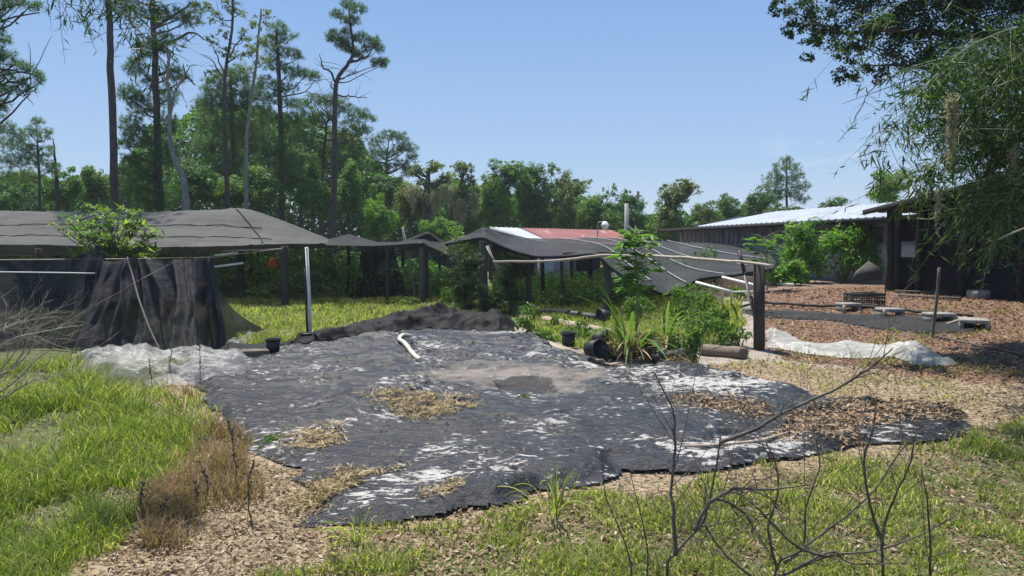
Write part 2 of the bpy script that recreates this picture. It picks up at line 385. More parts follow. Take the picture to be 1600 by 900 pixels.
def tarp_mat():
    t = NT('woven_ground_cloth')
    def at(n): return t.n('ShaderNodeAttribute', attribute_name=n).outputs['Fac']
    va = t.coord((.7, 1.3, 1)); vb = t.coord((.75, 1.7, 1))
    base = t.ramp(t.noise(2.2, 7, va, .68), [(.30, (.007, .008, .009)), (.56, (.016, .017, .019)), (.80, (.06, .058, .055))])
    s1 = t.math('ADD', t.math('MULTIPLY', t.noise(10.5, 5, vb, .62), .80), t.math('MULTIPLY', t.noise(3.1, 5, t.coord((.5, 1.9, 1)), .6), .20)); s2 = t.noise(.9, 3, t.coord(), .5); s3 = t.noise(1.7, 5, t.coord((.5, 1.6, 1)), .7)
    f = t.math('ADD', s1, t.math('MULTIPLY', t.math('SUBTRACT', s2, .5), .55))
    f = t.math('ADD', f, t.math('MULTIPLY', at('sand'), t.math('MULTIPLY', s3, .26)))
    st = t.ramp(f, [(.602, 0.), (.636, .92)])  # white streaks: pale sediment plus sun glints painted into the colour
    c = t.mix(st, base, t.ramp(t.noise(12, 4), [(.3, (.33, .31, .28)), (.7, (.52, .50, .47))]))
    du = t.ramp(t.math('ADD', t.math('MULTIPLY', at('dust'), .62), t.math('MULTIPLY', t.math('SUBTRACT', t.noise(2.4, 7, va, .72), .5), 1.7)), [(.30, 0.), (.75, .85)])
    c = t.mix(du, c, (.25, .215, .18))
    wt = t.ramp(t.math('ADD', at('wet'), t.math('MULTIPLY', t.math('SUBTRACT', s3, .5), .6)), [(.45, 0.), (.6, .9)])
    c = t.mix(wt, c, (.007, .007, .007))
    rgh = t.ramp(t.math('MAXIMUM', st, du), [(0, .33), (1, .85)])
    b = t.bump(t.noise(6, 7, t.coord((.7, 1.5, 1)), .64), .8, .07)
    p = t.n('ShaderNodeBsdfPrincipled', {'Base Color': c, 'Roughness': rgh, 'Normal': b, 'Specular IOR Level': .30})
    return t.end(p.outputs[0])
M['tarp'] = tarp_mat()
def setattr_pt(o, name, vals):
    a = o.data.attributes.new(name, 'FLOAT', 'POINT'); a.data.foreach_set('value', np.asarray(vals, np.float32))
# ------------------------------------------------------------------ ground regions (outlines of what lies where, as world polygons)
TARP_PX = [(318,605),(335,640),(350,660),(392,692),(402,715),(470,735),(440,752),(500,765),(520,790),(482,806),(452,835),(560,824),(700,802),(800,792),(835,772),(930,768),(990,738),(1090,745),(1200,722),(1350,700),(1440,700),(1522,680),(1500,636),(1380,630),(1260,618),(1200,597),(1080,575),(985,577),(940,568),(880,545),(822,527),(790,512),(700,505),(600,512),(490,530),(440,548),(300,560),(255,580)]
TARP = gp(TARP_PX)
GRASS1 = gp([(-900, 540), (60, 552), (110, 572), (150, 592), (230, 620), (300, 655), (285, 700), (235, 740), (190, 800), (150, 870), (60, 900)]) + [(-1.6, 2.5), (-1.5, -3), (-14, -3), (-22, 12)]
GRASS2 = [(-1.5, -3), (-1.2, 3.4)] + gp([(480, 900), (560, 855), (700, 835), (850, 805), (1000, 775), (1150, 750), (1330, 712), (1420, 700), (1600, 650), (1900, 640)]) + [(14, 8), (14, -3)]
LAWN = gp([(330, 525), (300, 490), (340, 462), (500, 452), (620, 450), (700, 448), (830, 455), (960, 468), (1150, 470), (1150, 530), (1060, 545), (960, 560), (900, 545), (830, 525), (800, 500), (700, 500), (560, 512), (480, 535), (390, 545)])
DRYG = gp([(240, 600), (300, 610), (345, 670), (385, 700), (410, 760), (400, 830), (330, 870), (240, 850), (210, 780), (260, 720), (310, 660)])
TANM = gp([(230, 600), (300, 605), (350, 665), (400, 700), (480, 740), (560, 760), (520, 790), (470, 830), (640, 825), (800, 795), (900, 775), (940, 900), (600, 920), (60, 920), (160, 820), (250, 700)])
TANR = gp([(1190, 600), (1300, 620), (1500, 640), (1530, 680), (1430, 705), (1600, 720), (1900, 660), (1800, 560), (1500, 590), (1300, 575), (1180, 560), (1080, 575)])
REDM = gp([(1185, 500), (1190, 462), (1300, 446), (1430, 445), (1620, 455), (1850, 520), (1700, 600), (1500, 596), (1330, 575), (1220, 560), (1196, 540)])
STRIP = gp([(1150, 484), (1200, 486), (1400, 494), (1530, 500), (1525, 520), (1440, 524), (1370, 515), (1300, 502), (1180, 497)])
# ground sheet: fine near, coarse out to the horizon
def axis(lo, hi, fine_lo, fine_hi, st):
    a = list(np.arange(fine_lo, fine_hi, st)); s = st
    x = fine_hi
    while x < hi: a.append(x); s *= 1.25; x += s
    a.append(hi); s = st; x = fine_lo; b = []
    while x > lo: s *= 1.25; x -= s; b.append(max(x, lo))
    return np.array(sorted(set(b + a)))
gx = axis(-900, 900, -9, 14, .11); gy = axis(-300, 1500, 1.5, 27, .11)
XX, YY = np.meshgrid(gx, gy); ZZ = ter(XX, YY); tx, ty = XX.ravel(), YY.ravel()
mb = MB(); mb.grid(np.stack([XX, YY, ZZ], -1))
ground = mb.build('ground', M['ground'], smooth=True); tag(ground, 'sandy ground with grass, straw litter and reddish leaf mulch', None, kind='structure')
far = (ty > 21) | (tx < -12) | (ty < 0)
ga = np.maximum(np.maximum(soft(tx, ty, GRASS1, .2) * .95, soft(tx, ty, GRASS2, .25) * .62), np.maximum(soft(tx, ty, LAWN, .3) * .9, np.where(far & (tx < 6.2), 1., 0)))
ga = np.maximum(ga, np.where((tx < -6) & (ty < 21), .9, 0)); ga = np.maximum(ga, np.where((ty > 44), 1., 0))
setattr_pt(ground, 'grass', ga); setattr_pt(ground, 'tan', np.maximum(soft(tx, ty, TANM), soft(tx, ty, TANR)) + soft(tx, ty, GRASS2) * .5 + np.where((ty < 11) & (ty > 0) & (np.abs(tx) < 12), .62, 0) + soft(tx, ty, DRYG))
setattr_pt(ground, 'red', np.maximum(soft(tx, ty, REDM), np.where((tx > 6.5) & (ty > 12) & (ty < 30), .55, 0)))
setattr_pt(ground, 'mat', soft(tx, ty, STRIP, .06, 6, .12))
# ------------------------------------------------------------------ weed mat on the ground
xs = np.arange(-6.5, 7.6, .042); ys = np.arange(5.6, 23.5, .042); XX, YY = np.meshgrid(xs, ys)
wx = XX + .22 * (fbm(XX * 1.7, YY * 1.7, 2, 41) - .5) * 2; wy = YY + .22 * (fbm(XX * 1.7, YY * 1.7, 2, 47) - .5) * 2
ins = pip(wx, wy, TARP)
ca, sa = math.cos(R(14)), math.sin(R(14)); U = XX * ca + YY * sa; V = -XX * sa + YY * ca
Uw = U + .5 * (fbm(XX * .8, YY * .8, 3, 60) - .5); Vw = V + .7 * (fbm(XX * .9, YY * .9, 3, 64) - .5)
fold = .07 * ridge(Uw * .35 + 3, Vw * .9, 1, 49) + .085 * ridge(Uw * .75, Vw * 2.1, 2, 50) + .065 * ridge(Uw * 2.0 + 9, Vw * 5.0, 2, 55) + .016 * fbm(XX * 6, YY * 9, 2, 58)
amp = .35 + 1.2 * fbm(XX * .5, YY * .5, 2, 70)
ZT = ter(XX, YY) + .012 + fold * amp
ZT = ZT - .03 * sst(fbm(XX * 1.5, YY * 1.5, 3, 33), .62, .75)
_P = np.array(TARP); TD = np.full(XX.shape, 9.)
for _i in range(len(_P)):
    _a = _P[_i]; _ab = _P[(_i + 1) % len(_P)] - _a; _t = np.clip(((wx - _a[0]) * _ab[0] + (wy - _a[1]) * _ab[1]) / (_ab @ _ab), 0, 1)
    TD = np.minimum(TD, np.hypot(wx - _a[0] - _t * _ab[0], wy - _a[1] - _t * _ab[1]))
_e = .25 + .75 * sst(TD + .25 * (fbm(XX * 2, YY * 2, 2, 77) - .5), 0, .3)
ZT = ter(XX, YY) + (ZT - ter(XX, YY)) * _e
ZT = np.maximum(ZT, ter(XX, YY) + .006)
mb = MB(); n0 = XX.shape[1]; ii, jj = np.nonzero(ins[:-1, :-1] & ins[1:, :-1] & ins[:-1, 1:] & ins[1:, 1:])
q = np.stack([ii * n0 + jj, ii * n0 + jj + 1, (ii + 1) * n0 + jj + 1, (ii + 1) * n0 + jj], 1)
used = np.unique(q); mp_ = np.full(XX.size, -1); mp_[used] = np.arange(len(used))
PV = np.stack([XX.ravel(), YY.ravel(), ZT.ravel()], 1)[used]; mb.add(PV, q=mp_[q])
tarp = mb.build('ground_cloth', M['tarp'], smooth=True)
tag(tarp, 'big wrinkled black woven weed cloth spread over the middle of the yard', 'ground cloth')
tx, ty = PV[:, 0], PV[:, 1]
SAND = [gp([(940, 585), (1060, 590), (1200, 600), (1220, 618), (1100, 628), (1010, 622), (930, 604)]), gp([(1000, 692), (1080, 700), (1250, 690), (1240, 712), (1120, 738), (1020, 728)]), gp([(820, 560), (930, 570), (930, 585), (860, 575)]), gp([(590, 745), (730, 735), (700, 790), (560, 800)]), gp([(400, 690), (560, 680), (540, 700), (430, 712)])]
DUST = gp([(640, 592), (720, 578), (850, 580), (950, 592), (930, 620), (860, 632), (760, 620), (660, 612)])
WET = gp([(778, 606), (820, 600), (872, 606), (868, 624), (810, 628)])
sv = 0
for p_ in SAND: sv = np.maximum(sv, soft(tx, ty, p_, .15, 6, .25))
setattr_pt(tarp, 'sand', sv); setattr_pt(tarp, 'dust', soft(tx, ty, DUST, .25, 8, .4)); setattr_pt(tarp, 'wet', soft(tx, ty, WET, .16, 10, .3))
def tarpz(x, y):
    j = np.clip(np.round((np.asarray(x) - xs[0]) / .042).astype(int), 0, len(xs) - 1); i = np.clip(np.round((np.asarray(y) - ys[0]) / .042).astype(int), 0, len(ys) - 1)
    return np.where(ins[i, j], ZT[i, j], ter(x, y))
# ------------------------------------------------------------------ shade cloth: structures
def post(name, px, pyb, pyt, d, w, mat, parent=None, label=None, cat='post', group=None, dx=0, square=False, seed=0):
    b = W(px, pyb, d); b.z = hz(b.x, b.y) - .05; t = W(px + dx, pyt, d)
    m = MB()
    if square: m.beam(b, t, w, w)
    else: m.tube(wob([b, (b + t) / 2, t], 7, .006, seed), [w / 2 * 1.06] + [w / 2] * 5 + [w / 2 * .95], 9, wob=.08)
    if parent is not None: return m.build(name, mat, parent)
    return solo(name, m, mat, label, cat, b, group)
def canopy(rows, nu, nv, amp=.03, lin=.0, s=0, fx=1.2):
    P = loft(rows, nu, nv, lin)
    P[..., 2] += amp * (ridge(P[..., 0] * fx, P[..., 1] * .6, 3, 80 + s) - .5) * 2
    return P
# left shade house
def Wr(lst): return [W(*a) for a in lst]
sh1 = thing('shade_house', 'long low shade house with faded grey cloth roof at the left', 'shade house', (-9, 29, 0))
rows = [Wr([(-160,384,25.5),(0,382,26),(120,384,26.3),(250,386,26.6),(370,384,26.8),(445,381,27),(522,381,28.5)]),
        Wr([(-160,362,28),(0,360,28.2),(120,360,28.4),(250,361,28.6),(350,362,29),(450,370,29),(520,377,30)]),
        Wr([(-160,330,31.5),(0,330,31.7),(120,331,31.8),(250,331,32),(340,328,32),(392,329,32),(515,374,32)]),
        [Vector((p.x, 37, z)) for p, z in zip(Wr([(-160,330,37),(0,330,37),(120,331,37),(250,331,37),(340,328,37),(420,328,37),(515,374,37)]), (2.5, 2.4, 2.5, 2.4, 2.5, 2.4, 2.3))]]
P = canopy(rows, 150, 50, .035, s=1); m = MB(); m.grid(P); can = m.build('canopy', M['shade_l'], sh1, smooth=True)
m = MB()   # hanging front valance, partly doubled back
fr = crom(np.array([tuple(v) for v in rows[0]]), 150); fu = np.linspace(0, 1, 150)
val = np.stack([fr + np.array([0, -.01, 0]), fr + np.stack([0 * fu, .22 + .2 * fbm(fu * 9, fu * 0, 3, 4), -.16 - .22 * (1 - sst(fu, .3, .75)) * (.6 + .6 * fbm(fu * 7, fu * 0, 3, 9))], 1)], 0)
m.grid(crom(val, 5)); m.build('valance', M['shade_l'], sh1, smooth=True)
m = MB()
for v in (11, 20):
    r = P[v].copy(); r[:, 2] += .025 + .02 * np.sin(np.arange(150) * .4); m.tube(r[12:118:2], .018, 4)
r = P[2:30, 112].copy(); r[:, 2] += .03; m.tube(r, .03, 5); m.build('seam', M['drape'], sh1)
for (px, pb, pt, d, w) in ((445, 473, 384, 26.9, .26), (376, 462, 388, 30.5, .3), (403, 462, 386, 33, .1), (352, 462, 392, 33.2, .16), (300, 470, 386, 26.9, .2), (60, 470, 388, 26, .2), (-80, 470, 388, 26, .2), (240, 470, 335, 32, .18), (90, 470, 335, 31.9, .18), (392, 470, 333, 32.1, .18), (190, 470, 388, 36.8, .18), (20, 470, 388, 36.8, .18)):
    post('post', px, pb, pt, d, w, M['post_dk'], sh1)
m = MB(); m.tube([W(-100, 400, 27), W(200, 396, 27.2), W(445, 389, 27)], .035, 5); m.build('rail', M['pole'], sh1)
m = MB(); m.tube([W(335, 399, 27.2), W(372, 395, 27.2)], .04, 6); m.tube([W(334, 417, 27.1), W(380, 411, 27.1)], .045, 6); m.build('crossbar', M['pvc'], sh1)
# middle shade house with two low peaks
sh2 = thing('shade_house', 'middle shade house of black cloth with two low tent peaks', 'shade house', (-5, 30, 0))
rows = [Wr([(508,383,27.2),(545,384,27.5),(590,384,27.8),(625,382,28),(660,380,28),(682,390,27.6),(704,401,27.5)]),
        Wr([(510,380,28.5),(545,376,29),(588,381,29),(622,380,29),(664,374,28.8),(690,382,28.8),(708,392,28.8)]),
        Wr([(514,374,31),(545,366,31),(590,378,31),(625,378,30.5),(669,362,29.5),(695,378,30),(712,383,30)]),
        Wr([(514,384,36),(545,383,36),(590,384,36),(625,384,36),(669,382,36),(695,385,36),(712,388,36)])]
P = canopy(rows, 90, 36, .012, .8, s=2); m = MB(); m.grid(P); m.build('canopy', M['shade_d'], sh2, smooth=True)
m = MB(); r0 = P[0]; k = len(r0); uu = np.linspace(0, 1, k)
dr = r0 + np.stack([0 * uu, .1 + 0 * uu, -.12 - .22 * fbm(uu * 8, uu * 0, 3, 12) - .25 * sst(uu, .72, .8)], 1); m.grid(crom(np.stack([r0, dr]), 5)); m.build('valance', M['shade_d'], sh2, smooth=True)
for (px, pb, pt, d, w) in ((660, 461, 377, 28.2, .27), (667, 459, 385, 29, .12), (605, 459, 384, 28, .13), (573, 455, 384, 31, .3), (585, 455, 384, 32, .2), (545, 455, 368, 31.1, .15), (687, 440, 388, 36, .14), (630, 440, 388, 36, .14)):
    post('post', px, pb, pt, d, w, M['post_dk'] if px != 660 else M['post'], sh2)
m = MB()   # black net hanging inside, gathered
g = np.linspace(0, 1, 40)
A = np.stack([np.linspace(*[W(560, 0, 31).x, W(612, 0, 31).x], 40), 31 + .15 * np.sin(g * 30), np.full(40, 2.15)], 1)
B = np.stack([np.linspace(*[W(552, 0, 31).x, W(632, 0, 31).x], 40), 30.8 + .35 * np.sin(g * 26), .1 + 0 * g], 1)
m.grid(crom(np.stack([A, (A * .6 + B * .4) - np.array([.0, 0, 0]), B]), 20)); m.build('side_curtain', M['drape_d'], sh2, smooth=True)
# right shade house
sh3 = thing('shade_house', 'right shade house, black cloth peaked at its front post and sagging to the right', 'shade house', (2, 26, 0))
rows = [Wr([(696,382,24.6),(728,376,24.2),(757,372,23.6),(790,388,23.2),(830,401,23),(880,401,23),(930,398,22.8),(962,424,22.3),(1000,446,22),(1040,461,21.8),(1062,452,22),(1092,437,22.3),(1150,430,22.6),(1205,421,23)]),
        Wr([(697,380,25.2),(728,370,24.8),(757,364,24.2),(792,380,24.5),(835,389,24.6),(882,391,24.6),(930,390,24.6),(968,408,24.4),(1008,420,24.2),(1046,426,24.2),(1075,422,24.4),(1110,413,24.6),(1160,412,25),(1212,410,25)]),
        Wr([(698,378,27),(728,368,26),(758,355,25.2),(795,372,27),(840,378,28),(885,379,28),(930,379,28),(972,384,28),(1010,392,28),(1045,398,28),(1078,398,28),(1110,394,28),(1160,397,28),(1205,400,28)]),
        Wr([(700,380,30),(730,375,30),(765,368,30),(800,371,31),(845,373,32),(890,373,32),(935,371,33),(975,373,33),(1010,376,33),(1040,377,33),(1075,379,33),(1110,380,33),(1150,384,33),(1195,392,33)]),
        Wr([(700,386,33),(730,384,33),(765,382,34),(800,380,35),(845,380,36),(890,380,36),(935,378,36),(975,380,36),(1010,382,36),(1040,383,36),(1075,384,36),(1110,386,36),(1150,388,36),(1195,392,36)])]
P = canopy(rows, 150, 60, .018, .6, s=3); m = MB(); m.grid(P); m.build('canopy', M['shade_net'], sh3, smooth=True)
PC3 = P
m = MB(); r0 = P[0]; k = len(r0); uu = np.linspace(0, 1, k)
m.tube(r0[:, :] + np.array([0, 0, .0]), .05, 6); m.build('hem', M['drape_d'], sh3)
for c0, c1, v0, v1 in ((62, 118, 44, 3), (76, 134, 44, 2), (90, 140, 42, 10), (50, 96, 40, 6), (104, 146, 44, 20)):
    m = MB(); n_ = 24
    r = np.array([P[int(round(v0 + (v1 - v0) * i / n_)), int(round(c0 + (c1 - c0) * i / n_))] for i in range(n_ + 1)]); r = crom(r[::6], 30); r[:, 2] += .05
    m.tube(r, .02, 5); m.build('hoop_line', M['trim'], sh3)
post('post', 755, 492, 376, 23.9, .29, M['post'], sh3)
for (px, pb, pt, d, w) in ((800, 470, 384, 28, .14), (848, 455, 384, 27, .15), (878, 455, 388, 26, .12), (826, 468, 404, 23.4, .2), (893, 450, 380, 31, .12), (922, 450, 378, 31, .2), (730, 450, 378, 30, .16), (1000, 450, 400, 29, .13)):
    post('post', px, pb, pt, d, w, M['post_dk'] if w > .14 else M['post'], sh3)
m = MB(); m.tube([W(880, 396, 23.5), W(930, 394, 24), W(1000, 398, 25)], .05, 6); m.build('rail', M['post'], sh3)
# guy wires of the peak post
m = MB(); m.tube(wob([W(760, 385, 23.4), W(778, 420, 22.8), G(800, 480)], 8, .02, 2), .018, 4); m.tube(wob([W(762, 384, 23.4), W(783, 425, 22.9), G(803, 481)], 8, .02, 3), .012, 4)
m.build('guy_line', M['pole'], sh3)
# free-standing posts and poles
post('square_post', 1186, 553, 412, 14.3, .17, M['post_dk'], None, 'dark square timber post at the right end of the rail', 'post', square=True)
m = MB(); b = G(945, 492); m.tube(wob([b - Vector((0, 0, .1)), W(951, 440, b.y), W(942, 404, b.y - .1)], 8, .02, 4), [.14, .13, .12, .11, .11, .1, .1, .1], 8, wob=.15)
solo('leaning_post', m, M['post'], 'crooked brown post holding the peeled rail behind the tyre pots', 'post', b)
m = MB(); m.tube(wob([W(770, 409, 18.5), W(850, 408, 18.5), W(905, 403, 18.2), W(950, 399, 18), W(1000, 400, 17.7), W(1018, 397, 17.5)], 24, .012, 5), np.linspace(.028, .045, 24), 7)
solo('peeled_rail', m, M['pole'], 'thin peeled tree pole rail, left one of the two that overlap', 'rail', W(900, 404, 18))
m = MB(); m.tube(wob([W(1008, 400, 17.4), W(1060, 402, 16.4), W(1120, 407, 15.4), W(1160, 410, 14.6), W(1206, 415, 13.9)], 20, .008, 6), np.linspace(.036, .026, 20), 7)
solo('peeled_rail', m, M['pole'], 'thin peeled pole rail ending on top of the square dark post', 'rail', W(1100, 405, 15.5))
m = MB(); b = G(485, 537); m.tube([b, W(483, 460, b.y), W(479, 386, b.y)], .037, 12); solo('plastic_pipe', m, M['pvc'], 'upright white plastic pipe standing in a small black pot', 'pipe', b)
m = MB(); b2 = G(481, 530); m.tube(wob([b2, W(479, 480, b2.y), W(477, 420, b2.y)], 6, .006, 2), .028, 6); solo('thin_stake', m, M['post_dk'], 'thin dark stake directly behind the white upright pipe', 'stake', b2)
m = MB(); b = G(650, 470); m.tube([b, W(640, 410, b.y), W(629, 355, b.y)], .045, 7); solo('metal_pole', m, M['pipe_grey'], 'thin grey pole leaning left in front of the middle shade house', 'pole', b)
m = MB(); b = G(1182, 500); m.tube([b, W(1175, 480, b.y + .1), W(1163, 425, b.y + .3)], .035, 7)
pl = thing('bent_pole', 'black tipped grey pole leaning left beside the square dark post', 'pole', b)
m.build('shaft', M['pipe_grey'], pl)
m = MB(); m.tube([W(1164, 430, b.y + .29), W(1155, 391, b.y + .45)], .045, 7); m.build('upper_sleeve', M['black_pl'], pl)
m = MB(); m.tube([W(1180, 492, b.y + .02), W(1173, 463, b.y + .14)], .045, 7); m.build('lower_sleeve', M['black_pl'], pl)
m = MB(); b = G(1457, 527); m.tube(wob([b, W(1463, 475, b.y), W(1468, 418, b.y)], 8, .006, 1), .028, 6); solo('wooden_stake', m, M['post'], 'tall thin wooden stake standing alone in front of the dark shed', 'stake', b)
# white plastic frame lying by the cloth
fr_ = thing('pipe_rack', 'low white plastic pipe frame beside the sagging shade cloth', 'frame', G(1120, 480))
for i, pts in enumerate(([W(1088, 441, 19), W(1143, 456, 17.6)], [W(1129, 433, 19.5), W(1197, 450, 17.8)], [W(1143, 456, 17.6), G(1143, 478)], [W(1128, 453, 18), G(1128, 476)], [W(1143, 456, 17.6), W(1197, 455, 17.6)])):
    m = MB(); m.tube(pts, .035 if i < 4 else .02, 8); m.build('pipe', M['pvc'], fr_)
# ------------------------------------------------------------------ draped cloth at the left
d0 = 15.6
wir = MB(); wir.tube([W(-120, 404, 16.4), W(0, 406, 16.3), W(150, 405, 16), W(335, 402, 15.7), W(440, 388, 26.5)], .012, 5); 
solo('support_wire', wir, M['pole'], 'long wire at head height that the black drapes hang over', 'wire', W(100, 405, 16))
wir = MB(); wir.tube([W(-120, 425, 15.9), W(0, 425, 15.8), W(90, 426, 15.7), W(148, 427, 15.6)], .013, 5)
solo('support_wire', wir, M['pvc'], 'pale wire running in front of the dark net at the left edge', 'wire', W(0, 425, 15.8))
U_, V_ = 170, 60
def drape(top, bot, out, seed, nf, amp, kink=.6):
    T = crom(np.array([tuple(v) for v in top]), U_); B = crom(np.array([tuple(v) for v in bot]), U_)
    u = np.linspace(0, 1, U_)[None, :]; v = np.linspace(0, 1, V_)[:, None]
    P = T[None] * (1 - v[..., None]) + B[None] * v[..., None]
    uw = u + .05 * (fbm(u * 4 + v * .7, v * 1.5, 3, seed) - .5)
    fold = (ridge(uw * nf, v * .35, 2, seed + 3) - .45)
    fold2 = fbm(uw * nf * 2.6, v * 5, 3, seed + 6) - .5
    w = .3 + .7 * v ** .7
    P[..., 1] += -out * v[..., 0:1].T[0][:, None] ** 1.6 * 1.0 if False else 0
    P[..., 1] += -amp * fold * w - amp * .14 * fold2 * (.3 + v)
    P[..., 0] += amp * .5 * (fbm(uw * nf, v * 2, 2, seed + 9) - .5) * w
    P[..., 2] = np.maximum(P[..., 2], ter(P[..., 0], P[..., 1]) + .01 + .03 * fbm(u * 20, v * 0 + 1, 2, seed))
    return P
m = MB(); m.grid(drape(Wr([(-120, 407, 16.3), (0, 407, 16.3), (90, 406, 16.1), (125, 398, 16), (150, 386, 16), (166, 400, 16)]), Wr([(-120, 560, 14.4), (0, 548, 15.2), (70, 545, 15.6), (115, 548, 15.3), (135, 552, 15.0), (150, 550, 15.4)]), 0, 4, 6, .35))
o = solo('draped_net', m, M['drape_d'], 'very dark net curtain hung from the wire at the left edge', 'netting', W(40, 540, 16), smooth=True)
m = MB(); m.grid(drape(Wr([(158, 406, 15.8), (185, 408, 15.75), (205, 402, 15.6), (215, 404, 15.7), (250, 406, 15.8), (290, 405, 15.8), (318, 403, 15.8), (334, 403, 15.8)]), Wr([(120, 546, 14.8), (150, 551, 14.6), (195, 553, 14.4), (225, 552, 14.5), (262, 552, 14.6), (300, 558, 14.1), (330, 548, 14.9), (352, 540, 15.4)]), 0, 11, 8, .85))
o = solo('draped_cloth', m, M['drape'], 'charcoal cloth hanging in deep folds over the wire, right of the dark net', 'cloth', W(230, 550, 15.5), smooth=True)
# right flap pulled back to the ground
TL = W(332, 404, 15.8); u = np.linspace(0, 1, 40)[None, :]; v = np.linspace(0, 1, 40)[:, None]
A = crom(np.array([tuple(p) for p in (TL, W(345, 455, 16.6), W(372, 490, 17.8), G(414, 515))]), 40); B = crom(np.array([tuple(p) for p in (TL, W(333, 450, 15.6), W(334, 500, 15.2), G(338, 547))]), 40)
P = A[:, None] * (1 - u[..., None]) + B[:, None] * u[..., None]; P[..., 2] -= .25 * np.sin(u * math.pi) * v ** 2 * .6; P[..., 2] = np.maximum(P[..., 2], ter(P[..., 0], P[..., 1]) + .015)
P[..., 1] += .05 * (fbm(u * 6 + 0 * v, v * 6 + 0 * u, 3, 8) - .5)
m = MB(); m.grid(P); solo('cloth_flap', m, M['drape_d'], 'thin black cloth flap slanting from the wire end down to the grass', 'cloth', W(380, 515, 17), smooth=True)
m = MB(); m.tube(wob([W(199, 402, 15.3), W(206, 430, 15.0), W(225, 490, 14.0), W(252, 554, 13.2)], 14, .008, 8), .017, 8)
solo('leaning_pipe', m, M['post'], 'thin grey pipe leaning against the folded charcoal cloth', 'pipe', G(252, 554))
# heightfield sheets lying on the ground
def sheet(poly, hfun, step=.06, margin=.12, warp=.12, seed=0):
    P = np.array(poly); x = np.arange(P[:, 0].min() - .2, P[:, 0].max() + .2, step); y = np.arange(P[:, 1].min() - .2, P[:, 1].max() + .2, step)
    X, Y = np.meshgrid(x, y); wx_ = X + warp * (fbm(X * 2, Y * 2, 3, seed) - .5) * 2; wy_ = Y + warp * (fbm(X * 2, Y * 2, 3, seed + 5) - .5) * 2
    I = pip(wx_, wy_, poly); dist = np.full(X.shape, 9.)
    for i in range(len(poly)):
        a = P[i]; b = P[(i + 1) % len(poly)]; ab = b - a; t = np.clip(((wx_ - a[0]) * ab[0] + (wy_ - a[1]) * ab[1]) / (ab @ ab + 1e-9), 0, 1)
        dist = np.minimum(dist, np.hypot(wx_ - a[0] - t * ab[0], wy_ - a[1] - t * ab[1]))
    Z = tarpz(X, Y) + .02 + hfun(X, Y, dist) * sst(dist, 0, margin)
    m = MB(); n0 = X.shape[1]; ii, jj = np.nonzero(I[:-1, :-1] & I[1:, :-1] & I[:-1, 1:] & I[1:, 1:])
    q = np.stack([ii * n0 + jj, ii * n0 + jj + 1, (ii + 1) * n0 + jj + 1, (ii + 1) * n0 + jj], 1); used = np.unique(q); mp_ = np.full(X.size, -1); mp_[used] = np.arange(len(used))
    m.add(np.stack([X.ravel(), Y.ravel(), Z.ravel()], 1)[used], q=mp_[q]); return m
def gau(X, Y, px, py, s, h, sy=None):
    c = G(px, py); return h * np.exp(-((X - c.x) / s) ** 2 - ((Y - c.y) / (sy or s)) ** 2)
poly = gp([(448, 543), (470, 528), (540, 512), (620, 503), (660, 498), (700, 500), (745, 502), (803, 505), (806, 522), (765, 526), (730, 519), (660, 518), (600, 524), (545, 538), (500, 546), (470, 549)])
def hp(X, Y, D):
    w1 = .7 * (fbm(X * .9, Y * .9, 3, 3) - .5); w2 = .7 * (fbm(X * .9, Y * .9, 3, 8) - .5); a = X * .45 + Y * .89 + w1; b = X * .89 - Y * .45 + w2
    env = .25 + .75 * sst(X, -6, -3.5)
    return (.02 + .13 * ridge(b * .9, a * .35, 1, 14) + .12 * ridge(b * 2.4 + a, a * .7, 1, 18) + .06 * ridge(b * 4.2 - a * 1.5, a * 1.6, 1, 22) + .02 * fbm(X * 7, Y * 7, 2, 5)) * env * (.6 + .8 * fbm(X * .8, Y * .8, 2, 99)) + gau(X, Y, 672, 506, .6, .26, .9) * (.65 + .6 * ridge(b * 1.3, a * .3, 1, 25)) + gau(X, Y, 760, 512, .9, .10)
m = sheet(poly, hp, .035, .35, .3, 3); solo('shade_cloth_pile', m, M['pile'], 'crumpled heap of black shade cloth along the back of the ground cloth', 'cloth pile', G(660, 515), smooth=True)
poly = gp([(106, 560), (170, 556), (260, 562), (330, 566), (382, 566), (388, 582), (372, 597), (310, 604), (240, 606), (180, 608), (140, 592)])
def hp2(X, Y, D): return .03 + .07 * ridge(X * 3.6 + Y * 2, Y * 3.6 - X, 2, 26) + .22 * ridge(X * 1.4, Y * 1.1, 3, 24) * (.35 + .65 * (1 - sst(X, -7.2 + 1.6, -7.2 + 2.8))) + gau(X, Y, 218, 590, .55, .34, .6)
m = sheet(poly, hp2, .045, .25, .15, 9); solo('clear_sheeting', m, M['clear'], 'crumpled heap of clear plastic sheeting in front of the folded cloth', 'plastic sheet', G(240, 590), smooth=True)
poly = gp([(1196, 518), (1206, 514), (1232, 528), (1275, 540), (1330, 541), (1385, 543), (1430, 540), (1455, 548), (1498, 572), (1470, 575), (1430, 573), (1400, 560), (1330, 562), (1260, 556), (1222, 549), (1196, 545)])
def hp3(X, Y, D): return .015 + .10 * ridge(X * .9 - Y * .5, Y * 2.4 + X * .5, 3, 31) + .06 * ridge(X * 2.5, Y * 5 + X * 2.0, 2, 35) + gau(X, Y, 1426, 560, .28, .17) + gau(X, Y, 1203, 532, .25, .14)
m = sheet(poly, hp3, .035, .16, .08, 12); solo('plastic_strip', m, M['milky'], 'long twisted strip of milky plastic lying right of the square post', 'plastic sheet', G(1330, 555), smooth=True)
poly = gp([(1150, 484), (1200, 486), (1400, 493), (1530, 499), (1522, 519), (1440, 523), (1370, 515), (1300, 502), (1180, 497)])
